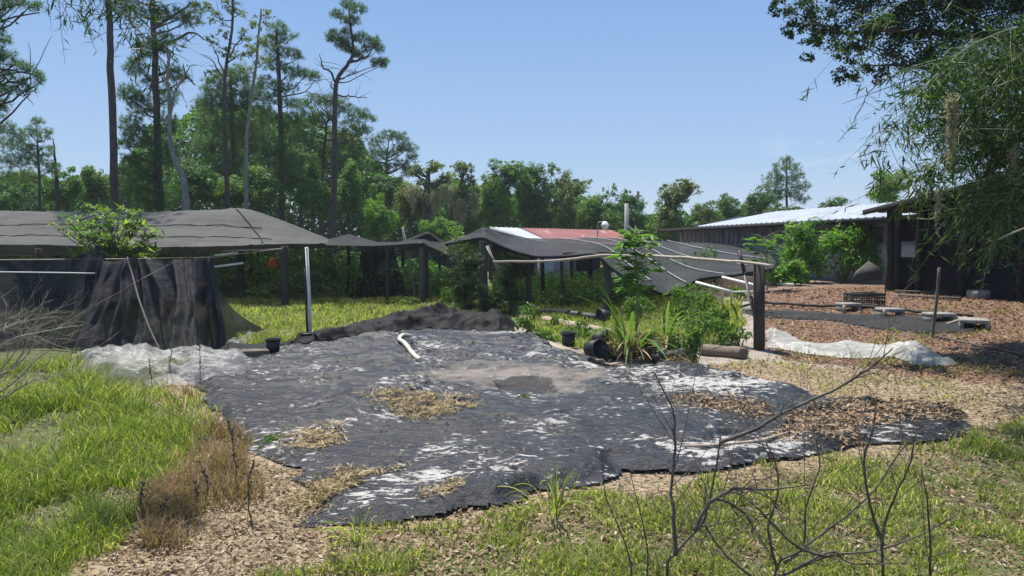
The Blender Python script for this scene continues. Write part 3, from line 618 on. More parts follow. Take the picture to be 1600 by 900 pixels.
m = sheet(poly, lambda X, Y, D: .012 + .03 * ridge(X * 1.5, Y * 2, 2, 44), .06, .1, .1, 16); solo('ground_cloth', m, M['shade_d'], 'narrow grey-black cloth strip under the concrete blocks at the right', 'ground cloth', G(1340, 505), smooth=True)
for (_pl, _lb) in (([(345, 532), (372, 524), (398, 522), (405, 534), (380, 541), (352, 542)], 'small scrap of clear plastic in the grass left of the upright black pot'), ([(430, 524), (452, 517), (470, 520), (462, 530), (440, 533)], 'crumpled plastic scrap just left of the thin dark stake')):
    m = sheet(gp(_pl), lambda X, Y, D: .04 + .10 * ridge(X * 2.5, Y * 2.5, 2, 61), .05, .15, .1, 19); solo('plastic_scrap', m, M['clear'], _lb, 'plastic sheet', G(*_pl[0]), smooth=True)
m = sheet(gp([(340, 541), (400, 541), (450, 536), (475, 541), (440, 549), (380, 552), (330, 553)]), lambda X, Y, D: .02 + .09 * ridge(X * 1.2 + Y, Y * 3, 2, 67), .05, .15, .15, 23); solo('cloth_fold', m, M['pile'], 'flat black cloth fold running from the hanging cloth to the white pipe', 'cloth', G(400, 546), smooth=True)
m = sheet(gp([(930, 556), (968, 552), (975, 562), (950, 568)]), lambda X, Y, D: .03 + .08 * ridge(X * 3, Y * 3, 2, 71), .03, .1, .06, 29); solo('cloth_scrap', m, M['pile'], 'small black cloth scrap between the fallen pot and the cane clump', 'cloth', G(950, 560), smooth=True)
# white root-like pale strips on the tarp at the right
m = MB(); m.tube([Vector((p.x, p.y, float(tarpz(p.x, p.y)) + .02)) for p in (G(a, b) for a, b in [(1060, 712), (1110, 716), (1150, 713), (1190, 706), (1215, 700), (1240, 690)])], [.008, .022, .012, .026, .015, .006], 6)
solo('cloth_rope', m, M['plank'], 'pale crooked strip lying near the front right edge of the cloth', 'strip', G(1150, 713))
# hose
m = MB(); m.tube(crom(np.array([(p.x, p.y, float(tarpz(p.x, p.y)) + .05) for p in (G(a, b) for a, b in [(642, 533), (630, 538), (624, 545), (632, 556), (645, 565), (656, 573)])]), 20), .045, 9)
solo('hose_piece', m, M['hose'], 'short curved cream hose lying on the black cloth', 'hose', G(635, 550))
# pots
def pot(px, py, r, h, label, axis=(0, 0, 1), lift=.02, loc=None):
    c = loc or G(px, py); c = Vector((c.x, c.y, float(tarpz(c.x, c.y)) + lift))
    ro = thing('nursery_pot', label, 'pot', c, 'black nursery pots')
    m = MB(); m.lathe([(0, .005), (r * .8, .0), (r * .98, h * .9), (r * .95, h * .9), (r * .78, .03), (0, .03)], c, axis); m.build('body', M['black_pl'], ro, smooth=False)
    m = MB(); m.lathe([(r * .99, h * .88), (r * 1.07, h * .885), (r * 1.09, h), (r * .97, h), (r * .96, h * .89)], c, axis); m.build('rim', M['black_pl'], ro)
    return ro
pot(427, 557, .145, .27, 'upright black pot beside the short timber block')
pot(477, 542, .15, .15, 'low black pot at the foot of the white upright pipe')
pot(888, 544, .16, .31, 'upright black pot standing on the long plank', lift=.04)
c = G(920, 570); pot(0, 0, .17, .32, 'black pot lying on its side at the plank end, mouth facing the camera', axis=(.55, -.8, .08), lift=.17, loc=c)
c = G(934, 503); pot(0, 0, .2, .3, 'black pot lying under the leaning post behind the weeds', axis=(-.9, -.3, .1), lift=.2, loc=G(950, 505))
pot(0, 0, .2, .32, 'black pot lying in the weeds behind the fallen pot', axis=(.9, -.25, .1), lift=.2, loc=G(926, 546))
# corrugated black pipes
def cpipe(pts, r, label):
    P = crom(np.array([tuple(p) for p in pts]), 60); rr = r * (1 + .07 * np.sign(np.sin(np.arange(60) * 1.6))); m = MB(); m.tube(P, rr, 12)
    solo('drain_pipe', m, M['black_pl'], label, 'pipe', pts[0], 'black corrugated pipes')
def Gz(px, py, z):
    g = G(px, py); g.z += z; return g
cpipe([Gz(1018, 566, .13), Gz(1035, 571, .13), Gz(1060, 567, .13), Gz(1078, 560, .13)], .12, 'curved black drain pipe in front of the cane clump')
cpipe([Gz(838, 492, .1), Gz(870, 495, .12), Gz(905, 499, .12)], .12, 'long black drain pipe lying behind the timber edge')
cpipe([Gz(913, 501, .12), Gz(928, 503, .12), Gz(944, 504, .12)], .13, 'short fat black drain pipe beside the leaning post')
# logs, planks
def logm(a, b, r, name, label, mat='log', cat='log'):
    m = MB(); P = wob([a, (a + b) / 2, b], 9, .01, 3); m.tube(P, r, 12, wob=.12); return solo(name, m, M[mat], label, cat, a)
logm(Gz(1098, 554, .1), Gz(1162, 561, .11), .115, 'fallen_log', 'thick weathered log end lying left of the square post')
a, b = Gz(820, 527, .05), Gz(934, 569, .06)
m = MB(); m.beam(a, b, .24, .05); solo('plank', m, M['plank'], 'long pale plank edging the black cloth under a pot', 'plank', a)
a, b = Gz(872, 551, .03), Gz(930, 574, .03)
m = MB(); m.beam(a, b, .1, .04); solo('plank', m, M['plank'], 'short narrow board along the outside of the long plank', 'plank', a)
m = MB(); a, b = Gz(850, 504, .09), Gz(1012, 538, .09); m.beam(a, b, .2, .18); solo('timber', m, M['plank'], 'old square timber edging the bed behind the pots', 'timber', a)
m = MB(); m.box(Gz(399, 560, .09), (.52, .2, .16), rz=.25, bev=.02); solo('timber_block', m, M['log'], 'short brown timber block left of the upright pot', 'timber', G(399, 560))
m = MB(); a, b = Gz(790, 492, .06), Gz(866, 508, .06); m.beam(a, b, .14, .12); solo('timber', m, M['log'], 'half hidden timber in the weeds right of the peak post', 'timber', a)
# concrete blocks & stakes, crate, pipe at the right
def block(px, py, w, dd, rz, label, legs=True):
    c = G(px, py); ro = thing('concrete_block', label, 'block', c, 'concrete blocks')
    m = MB(); m.box(c + Vector((0, 0, .145)), (w, dd, .07), rz=rz, bev=.012); m.build('slab', M['conc'], ro)
    for s in (-1, 1):
        m = MB(); q = Vector((s * w * .42 * math.cos(rz), s * w * .42 * math.sin(rz), .055)); m.box(c + q, (w * .13, dd * .9, .108), rz=rz, bev=.008); m.build('side', M['conc'], ro)
block(1325, 485, .46, .4, .05, 'concrete block with a small stake, leftmost of the four in the row')
block(1390, 494, .5, .4, -.1, 'concrete block second from the left, with a short stake')
block(1467, 502, .52, .42, -.05, 'concrete block directly behind the tall thin stake')
block(1521, 512, .5, .6, -.5, 'concrete block turned askew, rightmost of the row')
for i, (px, py, lab) in enumerate(((1319, 491, 'short pale peg in front of the leftmost concrete block'), (1382, 498, 'short pale peg in front of the second concrete block'))):
    m = MB(); c = G(px, py); m.tube([c, c + Vector((0, 0, .22))], .035, 7); solo('short_peg', m, M['plank'], lab, 'peg', c)
m = MB(); m.tube(wob([Gz(1150, 484, .06), Gz(1200, 478, .08), Gz(1260, 482, .08), Gz(1310, 483, .08), Gz(1350, 484, .08), Gz(1400, 488, .08), Gz(1450, 494, .08), Gz(1520, 497, .06)], 60, .012, 9), .035, 8)
solo('irrigation_pipe', m, M['post_dk'], 'long dark irrigation pipe running behind the concrete blocks', 'pipe', G(1320, 482))
m = MB(); m.tube(wob([Gz(1480, 510, .05), Gz(1500, 504, .06), Gz(1510, 500, .05)], 7, .01, 9), .025, 6); solo('stick', m, M['pole'], 'short pale stick between the two right concrete blocks', 'stick', G(1490, 508))
m = MB(); m.tube(wob([Gz(1462, 528, .05), Gz(1500, 537, .03), Gz(1560, 548, .03), Gz(1610, 560, .03)], 20, .01, 9), .02, 6); solo('ground_rope', m, M['post'], 'thin grey rope on the shaded mulch, starting at the tall stake', 'rope', G(1500, 538))
def crate(px, py, w, dd, h, rz):
    c = G(px, py); ro = thing('plastic_crate', 'black slatted plastic crate on the mulch by the dark shed', 'crate', c)
    from mathutils import Matrix
    def T(x, y, z): return c + Vector((x * math.cos(rz) - y * math.sin(rz), x * math.sin(rz) + y * math.cos(rz), z))
    for sgn, ax in ((-1, 0), (1, 0), (-1, 1), (1, 1)):
        m = MB(); ln = w if ax == 0 else dd - .05; of = (dd if ax == 0 else w) / 2 * sgn
        for z in (.02, h * .35, h * .65, h - .03):
            p = (0, of, z) if ax == 0 else (of, 0, z); m.box(T(*p), (ln, .018, .03 if z < h - .05 else .06) if ax == 0 else (.018, ln, .03 if z < h - .05 else .06), rz=rz)
        for k in range(int(ln / .065) + 1):
            s_ = -ln / 2 + .01 + k * (ln - .02) / int(ln / .065); p = (s_, of - .012 * sgn, h / 2) if ax == 0 else (of - .012 * sgn, s_, h / 2); m.box(T(*p), (.014, .014, h - .02), rz=rz)
        m.build('side_panel', M['black_pl'], ro)
    m = MB(); m.box(T(0, 0, .02), (w - .06, dd - .06, .02), rz=rz); m.build('bottom', M['black_pl'], ro)
crate(1350, 478, .78, .5, .32, .05)
m = MB(); c = G(1540, 466); m.box(c + Vector((0, 0, .1)), (.75, .4, .2), rz=.1, bev=.03); solo('foam_block', m, M['conc'], 'pale worn block lying at the foot of the dark shed', 'block', c)
for i, (a, b, lab) in enumerate((((1400, 457), (1475, 460), 'upper grey board lying along the shed front'), ((1405, 464), (1500, 470), 'lower grey board lying along the shed front'))):
    m = MB(); m.beam(Gz(*a, .05), Gz(*b, .05), .14, .05); solo('board', m, M['post'], lab, 'board', G(*a))
# small things under and behind the shade houses
m = MB(); c = W(425, 402, 30); m.tube([W(425, 398, 30), W(425, 392, 30)], .01, 5); m.add([W(417, 416, 30), W(434, 417, 30), W(431, 404, 30), W(422, 402, 30), W(417, 416, 30.04), W(434, 417, 30.04), W(431, 404, 30.04), W(422, 402, 30.04)], q=[(0, 1, 2, 3), (7, 6, 5, 4), (0, 4, 5, 1), (1, 5, 6, 2), (2, 6, 7, 3), (3, 7, 4, 0)])
solo('orange_marker', m, M['orange'], 'small orange marker hanging under the left shade house', 'marker', c)
c = G(690, 452); m = MB(); uu = np.linspace(0, 1, 14)
m.tube([(c.x - .9 + 1.8 * t, c.y + .3 * t, .16) for t in uu], [.02 + .2 * math.sin(math.pi * t) ** .6 for t in uu], 10); solo('kiddie_boat', m, M['blue'], 'small bright blue plastic hull lying in the grass beyond the shade house', 'plastic hull', c)
c = G(728, 453); m = MB(); m.box(c + Vector((0, 0, .12)), (1.6, .9, .16), rz=.2, bev=.03); solo('white_board', m, M['pvc'], 'flat white panel lying on the grass right of the blue hull', 'panel', c)
# ------------------------------------------------------------------ buildings
# red roofed barn
bn = thing('low_barn', 'low open barn with rusty red roof behind the shade cloth', 'barn', (2.5, 42, 0))
r0, r1 = W(768, 355, 44), W(958, 360, 47.5); e0, e1 = W(838, 377, 40), W(1012, 384, 43)
def corr(a, b, c, d_, n, amp, thick=.03):
    """corrugated sheet a-b top, c-d bottom"""
    A = np.array([tuple(a)]) * (1 - np.linspace(0, 1, n)[:, None]) + np.array([tuple(b)]) * np.linspace(0, 1, n)[:, None]
    C = np.array([tuple(c)]) * (1 - np.linspace(0, 1, n)[:, None]) + np.array([tuple(d_)]) * np.linspace(0, 1, n)[:, None]
    w = np.where(np.arange(n) % 4 < 1, amp, 0); A[:, 2] += w; C[:, 2] += w
    m = MB(); m.grid(np.stack([A, C])); A2 = A.copy(); C2 = C.copy(); A2[:, 2] -= thick; C2[:, 2] -= thick; m.grid(np.stack([C2, A2])); m.grid(np.stack([C, C2])); return m
rb, re = r0.lerp(r1, .22), e0.lerp(e1, .12)
corr(r0, rb, e0, re, 24, .03).build('white_roof_sheet', M['roof_white'], bn)
corr(rb + Vector((0.01, 0, 0)), r1, re + Vector((.01, 0, 0)), e1, 120, .035).build('red_roof_sheet', M['roof_red'], bn)
bk = Vector((r0.x - .3, r0.y + 4.5, 2.5)); bk1 = Vector((r1.x - .3, r1.y + 4.5, 2.5)); corr(bk, bk1, r0, r1, 60, .03).build('back_roof_sheet', M['roof_dark'], bn)
m = MB(); m.beam(r0 + Vector((-.08, -.02, -.06)), e0 + Vector((-.08, 0, -.06)), .08, .2); m.build('barge_board', M['trim'], bn)
for t_ in (.0, .33, .66, 1.):
    e = e0.lerp(e1, t_); m = MB(); m.beam(Vector((e.x, e.y + .2, 0)), Vector((e.x, e.y + .2, e.z - .05)), .18); m.build('post', M['post'], bn)
    r_ = r0.lerp(r1, t_); m = MB(); m.beam(Vector((r_.x, r_.y, 0)), Vector((r_.x, r_.y, r_.z - .08)), .18); m.build('post', M['post_dk'], bn)
m = MB(); m.beam(Vector((bk.x, bk.y, 1.2)), Vector((bk1.x, bk1.y, 1.2)), .08, 2.4); m.build('back_wall', M['darkwood'], bn)
a, b = W(848, 420, 34), W(922, 420, 34)
cab = thing('old_cabinet', 'weathered grey white cabinet standing in the shade of the open barn', 'cabinet', Vector((a.x, 38, 0)))
m = MB(); m.box((a.x * 1.1 + .6, 38.4, .85), (1.6, .7, 1.7), bev=.02); m.build('body', M['siding'], cab)
m = MB(); m.box((a.x * 1.1 + 1.0, 38.03, .85), (.72, .03, 1.5), bev=.01); m.build('door', M['conc'], cab)
m = MB(); c = W(964, 425, 30); m.lathe([(0, 0), (.5, 0), (.55, .9), (.3, 1.15), (0, 1.15)], (c.x, c.y, 0), n=18); solo('water_tank', m, simple('tank_teal', (.05, .10, .12), (.09, .16, .18), 3, .5, .1), 'dull blue tank behind the sagging shade cloth', 'tank', (c.x, c.y, 0))
# long grey building with metal roof
lb = thing('long_building', 'long grey clapboard building with pale metal roof', 'building', (10, 31, .9))
A = Vector((8.75, 38.5)); B = Vector((12.7, 23.2)); dirv = (B - A).normalized(); nr = Vector((-dirv.y, dirv.x)) * 1.0   # nr points to +x side (away)
if nr.x < 0: nr = -nr
z0 = .7; ez = 3.06
def LP(t, o, z): p = A + dirv * t + nr * o; return Vector((p.x, p.y, z))
LN = (B - A).length; dep = 7.0
m = MB()   # lapped boards, each its own slope
nb = 13; zz = np.linspace(z0 - .5, 2.25, nb + 1)
for i in range(nb):
    a0, a1 = LP(0, -.025, zz[i]), LP(LN, -.025, zz[i]); b0, b1 = LP(0, 0, zz[i + 1]), LP(LN, 0, zz[i + 1]); c0, c1 = LP(0, 0, zz[i]), LP(LN, 0, zz[i])
    m.add([a0, a1, b1, b0, c0, c1], q=[(0, 1, 2, 3), (4, 5, 1, 0)])
m.build('lower_wall', M['siding'], lb)
m = MB(); m.add([LP(0, .03, 2.2), LP(LN, .03, 2.2), LP(LN, .03, ez), LP(0, .03, ez)], q=[(0, 1, 2, 3)]); m.add([LP(0, .03, 0), LP(0, dep, 0), LP(0, dep, ez), LP(0, dep / 2, ez + .76), LP(0, .03, ez)], q=[(0, 1, 2, 4)], t=[(2, 3, 4)])
m.add([LP(LN, .03, 0), LP(LN, dep, 0), LP(LN, dep, ez), LP(LN, dep / 2, ez + .76), LP(LN, .03, ez)], q=[(0, 1, 2, 4)], t=[(2, 3, 4)]); m.add([LP(0, dep, 0), LP(LN, dep, 0), LP(LN, dep, ez), LP(0, dep, ez)], q=[(0, 1, 2, 3)])
m.build('wall', M['siding'], lb)
m = MB(); m.beam(LP(0, -.05, 2.25), LP(LN, -.05, 2.25), .06, .05); m.build('sill_band', M['trim'], lb)
nw = 12
for i in range(nw):
    t0 = .35 + i * LN / nw; t1 = t0 + LN / nw * .72
    m = MB(); m.add([LP(t0, .015, 2.33), LP(t1, .015, 2.33), LP(t1, .015, 2.86), LP(t0, .015, 2.86)], q=[(0, 1, 2, 3)]); w = m.build('window', M['glassdk'], lb)
    m = MB()
    for (p, q_) in (((t0, 2.3), (t0, 2.9)), ((t1, 2.3), (t1, 2.9)), ((t0, 2.3), (t1, 2.3)), ((t0, 2.88), (t1, 2.88)), (((t0 + t1) / 2, 2.3), ((t0 + t1) / 2, 2.9))): m.beam(LP(p[0], -.01, p[1]), LP(q_[0], -.01, q_[1]), .035 if p[0] != (t0 + t1) / 2 else .025)
    m.build('frame', M['trim'], w)
    m = MB(); m.beam(LP(t0 - .12, -.02, 2.28), LP(t0 - .12, -.02, ez), .05); m.build('batten', M['trim'], lb)
ovh = -.75
m = MB(); m.beam(LP(-.8, ovh, ez - .02), LP(LN + .5, ovh, ez - .02), .05, .16); m.build('fascia', M['darkwood'], lb)
m = MB(); m.add([LP(-.8, ovh, ez - .06), LP(LN + .5, ovh, ez - .06), LP(LN + .5, .03, ez), LP(-.8, .03, ez)], q=[(0, 1, 2, 3)]); m.build('soffit', M['darkwood'], lb)
rs = 3.4
m = corr(LP(rs, dep / 2, ez + .84), LP(LN + .5, dep / 2, ez + .84), LP(rs, ovh - .05, ez + .08), LP(LN + .5, ovh - .05, ez + .08), 140, .03); m.build('roof', M['roof_white'], lb)
m = MB(); m.add([LP(-.8, ovh, ez + .07), LP(rs, ovh, ez + .07), LP(rs, dep / 2, ez + .82), LP(-.8, dep * .5, ez + .1)], t=[(0, 1, 3), (1, 2, 3)]); m.build('end_roof', M['roof_dark'], lb)
m = corr(LP(LN + .5, dep / 2, ez + .84), LP(rs, dep / 2, ez + .84), LP(LN + .5, dep + .5, ez + .0), LP(rs, dep + .5, ez + .0), 100, .03); m.build('back_roof', M['roof_white'], lb)
# dark shed at the right
ds = thing('dark_shed', 'black screened shed with a sloping dark roof at the right edge', 'shed', (11, 20, .95))
sA = Vector((10.75, 20.8)); sd_ = Vector((1.05, -4.0)).normalized(); sn = Vector((-sd_.y, sd_.x))
def SP_(t, o, z): p = sA + sd_ * t + sn * o; return Vector((p.x, p.y, z))
zb = .85; SL = 8.5
def rz_(t): return 3.30 + .135 * t
def pnl(t0, t1, z0a, z1a, o=0., thick=.03):
    m = MB(); vv = []
    for oo in (o, o + thick):
        vv += [SP_(t0, oo, z0a), SP_(t1, oo, z0a), SP_(t1, oo, z1a(t1) if callable(z1a) else z1a), SP_(t0, oo, z1a(t0) if callable(z1a) else z1a)]
    m.add(vv, q=[(0, 1, 2, 3), (7, 6, 5, 4), (0, 4, 5, 1), (1, 5, 6, 2), (2, 6, 7, 3), (3, 7, 4, 0)]); return m
pnl(.1, SL, zb - .2, 1.85).build('lower_screen', M['screen'], ds)
pnl(1.0, SL, 1.853, lambda t: rz_(t) - .12).build('upper_screen', M['screen'], ds)
pnl(.3, 1.0, 2.35, 2.95).build('gap_screen', M['screen'], ds)
for t_, w in ((.0, .2), (.24, .13), (1.0, .12), (2.4, .12), (4, .12), (6, .12)):
    m = MB(); m.beam(SP_(t_, -.06, zb - .3), SP_(t_, -.06, rz_(t_) - .1), w); m.build('post', M['darkwood'], ds)
for t_ in (0, 2.5, 5):
    m = MB(); m.beam(SP_(t_, 4.5, zb - .3), SP_(t_, 4.5, rz_(t_) - .1), .14); m.build('post', M['post_dk'], ds)
m = MB(); m.beam(SP_(-.1, -.1, 3.0), SP_(1.2, -.1, 3.0), .05, .12); m.build('header', M['post_dk'], ds)
for k_, t_ in enumerate((.45, .65)):
    m = MB(); m.beam(SP_(t_ - .12, .4, zb), SP_(t_ + .12, .4, 2.4), .07); m.build('brace', M['post_dk'], ds)
m = MB()
m.add([SP_(3.0, 4.6, zb), SP_(SL, 4.6, zb), SP_(SL, 4.6, rz_(SL)), SP_(3.0, 4.6, rz_(3))], q=[(0, 1, 2, 3)]); m.add([SP_(.0, 0.1, zb), SP_(0, 4.6, zb), SP_(0, 4.6, 1.9), SP_(0, .1, 1.9)], q=[(0, 1, 2, 3)]); m.build('back_screen', M['screen'], ds)
m = corr(SP_(-.55, -.5, rz_(-.55)), SP_(-.55, 5.2, rz_(-.55)), SP_(SL, -.5, rz_(SL)), SP_(SL, 5.2, rz_(SL)), 60, .03, .06); m.build('roof', M['roof_dark'], ds)
m = MB(); m.beam(SP_(-.6, -.52, rz_(-.6) - .05), SP_(SL, -.52, rz_(SL) - .05), .04, .14); m.build('fascia', M['darkwood'], ds)
for t_ in (.5, 2, 3.5, 5, 6.5):
    m = MB(); m.beam(SP_(t_, -.45, rz_(t_) - .12), SP_(t_, 4.9, rz_(t_) - .12), .06, .1); m.build('rafter', M['post_dk'], ds)
m = MB(); m.box(G(1432, 458) + Vector((.4, .9, .3)), (.8, .5, .5), rz=.2, bev=.02); solo('storage_bin', m, M['siding'], 'dim grey bin just inside the dark shed', 'bin', G(1432, 458) + Vector((.4, .9, 0)))
# grey board behind the shrubs
m = MB(); a = W(1330, 440, 21.5); m.beam(Vector((a.x, a.y, .9)), Vector((a.x + .75, a.y + .1, 1.0)), .05, .2)
m = MB(); pts = [W(1330, 440, 22), W(1338, 424, 22.4), W(1358, 408, 22.5), W(1375, 418, 22.4), W(1378, 438, 22)]; V_s = [tuple(p) for p in pts] + [(p.x, p.y + .05, p.z) for p in pts]
m.add(V_s, q=[(0, 1, 2, 3), (8, 7, 6, 5), (0, 5, 6, 1), (1, 6, 7, 2), (2, 7, 8, 3), (3, 8, 9, 4), (4, 9, 5, 0)], t=[(0, 3, 4), (9, 8, 5)]); solo('grey_tarp', m, M['shade_l'], 'grey sheet leaning between the shrubs and the dark shed', 'sheet', W(1355, 440, 22))
for i, (a, b, lab) in enumerate((((1205, 446), (1240, 448), 'white pipe on the ground left of the shrubs'), ((1335, 436), (1360, 438), 'white pipe on the ground below the leaning grey sheet'))):
    m = MB(); m.tube([Gz(*a, .06), Gz(*b, .06)], .05, 7); solo('pipe', m, M['pvc'], lab, 'pipe', G(*a))
# utility poles, lamp, cable
up = thing('utility_pole', 'thin pale utility pole behind the sagging shade cloth', 'pole', (W(979, 0, 40).x, 40, 0))
m = MB(); a = W(980, 400, 40); a.z = 0; m.tube([a, W(979, 318, 40)], .12, 9); m.build('pole', M['pipe_grey'], up)
up2 = thing('utility_pole', 'distant dark utility pole rising above the treetops', 'pole', (W(997, 0, 75).x, 75, 0)); a = W(997, 400, 75); a.z = 0
m = MB(); m.tube([a, W(997, 299, 75)], .14, 7); m.build('pole', M['bark'], up2); m = MB(); m.beam(W(993, 306, 75), W(1003, 306, 75), .12); m.build('crossarm', M['bark'], up2)
yl = thing('yard_lamp', 'white yard lamp on a curved arm above the red roof', 'lamp', (W(937, 0, 41).x, 41, 0))
m = MB(); a = W(934, 385, 41); a.z = 2.; m.tube(crom(np.array([tuple(p) for p in (a, W(934, 352, 41), W(938, 347, 41), W(944, 347, 41))]), 14), .03, 7); m.build('arm', M['pipe_grey'], yl)
c = W(945, 352, 41); m = MB(); m.lathe([(.02, .22), (.13, .19), (.2, .05), (.24, .0), (.22, -.02), (.16, -.16), (.08, -.24), (0, -.25)], c, n=16); m.build('lamp_head', M['lampw'], yl)

# ------------------------------------------------------------------ trees
def X(px, d): return W(px, 385, d).x
BL = {'k': 0}
def blob_leaves(m, blobs, d, L, k, g, sub=9, wr=.55, spread=.42, depth=1.0):
    """foliage clumps: blobs are (px, py, rx, ry[, dd]) at distance d"""
    for b in blobs:
        px, py, rx, ry = b[:4]; dd = b[4] if len(b) > 4 else g.normal(0, rx / F * d * .5)
        c = np.array(W(px, py, d + dd)); s = (d + dd) / F; R_ = np.array([rx * s, min(rx, ry * 1.6) * s * depth, ry * s])
        R_ = R_ * 1.15; n = int(k * rx * ry * s * s / (L * L)); ns = max(4, int(sub * max(1, rx * ry / 300)))
        q = g.normal(size=(ns, 3)); q /= np.linalg.norm(q, axis=1)[:, None]; q *= g.uniform(.35, 1, (ns, 1)) ** .5
        sr = g.uniform(.6, 1.3, ns) * spread
        idx = g.integers(0, ns, n); o = g.normal(size=(n, 3)); on = np.linalg.norm(o, axis=1)[:, None]; o = o / on * np.minimum(on, 2.1) * .5
        off = q[idx] + o * sr[idx][:, None]
        P = c + off * R_
        N = o * 1.0 + q[idx] * .5 + g.normal(size=(n, 3)) * .55 + np.array([0, 0, .35])
        ln = L * g.uniform(.6, 1.3, n); m.leaves(P, N, ln, ln * wr, g=g)
def blob_tufts(m, blobs, d, L, k, g, nn=14, wd=.042):
    for b in blobs:
        px, py, rx, ry = b[:4]; dd = b[4] if len(b) > 4 else g.normal(0, rx / F * d * .5)
        c = np.array(W(px, py, d + dd)); s = (d + dd) / F; R_ = np.array([rx * s, rx * s * .8, ry * s])
        n = max(6, int(k * rx * ry * s * s / (L * L)))
        q = g.normal(size=(n, 3)); q /= np.linalg.norm(q, axis=1)[:, None]; q *= g.uniform(.15, 1, (n, 1)) ** .6
        C = c + q * R_
        ax = q * .8 + np.array([0, 0, .55]) + g.normal(size=(n, 3)) * .4; ax /= np.linalg.norm(ax, axis=1)[:, None]
        D = ax[:, None] * .55 + g.normal(size=(n, nn, 3)) * .62; D /= np.linalg.norm(D, axis=2)[..., None]
        ln = L * g.uniform(.7, 1.15, (n, nn, 1)); S = np.cross(D, g.normal(size=(n, nn, 3))); S /= np.linalg.norm(S, axis=2)[..., None]
        w = L * wd
        V = np.stack([C[:, None] + D * ln * .08 - S * w, C[:, None] + D * ln * .08 + S * w, C[:, None] + D * ln + S * w * .3, C[:, None] + D * ln - S * w * .3], 2)
        m.add(V.reshape(-1, 3), q=np.arange(n * nn * 4).reshape(-1, 4))
def limbs(m, tr, blobs, d, r, g, frac=1.0, curve=.5, every=1, seg=6):
    T = np.array([tuple(p) for p in tr])
    for b in blobs[::every]:
        c = np.array(W(b[0], b[1] + b[3] * .35, d + (b[4] if len(b) > 4 else g.normal(0, b[2] / F * d * .4))))
        hgt = c[2] - np.linalg.norm(c[:2] - T[0][:2]) * 0 - abs(c[0] - np.interp(c[2], T[:, 2], T[:, 0])) * curve
        hgt = max(min(hgt, T[-1][2] - .05), T[0][2] + .8); a = np.array([np.interp(hgt, T[:, 2], T[:, i]) for i in range(3)])
        ln = min(np.linalg.norm(c - a), 3.5); mid = (a + c) / 2 + np.array([0, 0, -ln * .08]) + g.normal(0, ln * .07, 3)
        m.tube(wob([a, mid, c], 8, ln * .025), np.linspace(r, r * .3, 8), 5, cap=False)
        for _ in range(3):
            t = g.uniform(.4, .95); p = a * (1 - t) + c * t + g.normal(0, .02 * ln, 3); e = p + g.normal(size=3) * ln * .22 + np.array([0, 0, ln * .1])
            m.tube(wob([p, (p + e) / 2, e], 5, ln * .015), np.linspace(r * .4, r * .12, 5), 4, cap=False)
TREEN = [100]
def tree(name, label, d, trunk, r, blobs, kind='broad', mat='broad', L=.22, k=7, bark='bark', group='trees of the wood behind the yard', cat='tree', base=True, lr=None, every=1, extra=None, top=.35, sub=9, cone=None, spread=.42, moss=None):
    TREEN[0] += 1; g = np.random.default_rng(TREEN[0])
    if 28 <= d < 51 and trunk[0][0] < 720: d *= 1.25; r *= 1.2; lr = (lr or r * .3) * 1.2; extra = [(p_, a_ * 1.2, b_ * 1.2) for p_, a_, b_ in (extra or [])]
    if kind == 'pine': r = r * .78; k = k * 5.6; L = L * .72; blobs = [(q[0], q[1], q[2] * 1.3, q[3] * 1.45, *q[4:]) for q in blobs]
    else: k = k * 7; L = L * .74
    tr = [W(px, py, d) for px, py in trunk]; b = tr[0].copy(); gz = hz(b.x, d)
    if base: tr[0] = Vector((b.x, d, gz - .1))
    loc = Vector((tr[0].x, d, gz)); t = thing(name, label, cat, loc, group)
    n = 22; m = MB(); P = wob(tr, n, r * .18, TREEN[0]); m.tube(P, np.linspace(r * 1.1, r * top, n), 9, wob=.12); 
    if blobs or extra:
        if blobs: limbs(m, P, blobs, d, lr or r * .3, g, every=every)
        for (pts, ra, rb) in (extra or []):
            q = wob([W(a, b_, d + (c_[0] if c_ else 0)) for a, b_, *c_ in pts], 14, .05, TREEN[0] + len(pts)); m.tube(q, np.linspace(ra, rb, 14), 6)
            for _ in range(7):
                i = g.integers(4, 13); e = q[i] + g.normal(size=3) * .45 + np.array([0, 0, .1]); m.tube(wob([q[i], (q[i] + e) / 2, e], 5, .03), np.linspace(rb * .7, rb * .3, 5), 4, cap=False)
    m.build('trunk', M[bark], t, smooth=True)
    if blobs:
        m = MB()
        if kind == 'pine': blob_tufts(m, blobs, d, L, k, g)
        else: blob_leaves(m, blobs, d, L, k, g, sub=sub, spread=spread)
        m.build('crown', M[mat], t)
    if moss:
        m = MB()
        for (px, py, w, h, n_) in moss: strands(m, px, py, w, h, d - 1, n_, g)
        m.build('hanging_moss', M['moss'], t)
    return t
def strands(m, px, py, w, h, d, n, g, L=.16, jit=.05):
    s = d / F
    for _ in range(n):
        x = px + g.normal(0, w * .5); l = h * g.uniform(.3, 1) * s * (1 - min(.8, abs(x - px) / (w * 1.6))); p = np.array(W(x, py + g.uniform(0, h * .2), d + g.normal(0, w * s * .4)))
        k = max(3, int(l / (L * .35))); z = np.linspace(0, l, k); P = p + np.stack([g.normal(0, jit, k), g.normal(0, jit, k), -z], 1)
        A = g.normal(size=(k, 3)) * .5 + np.array([0, 0, -1]); m.leaves(P, g.normal(size=(k, 3)), L * g.uniform(.5, 1.3, k), .022 * max(1, d / 14), A, g)
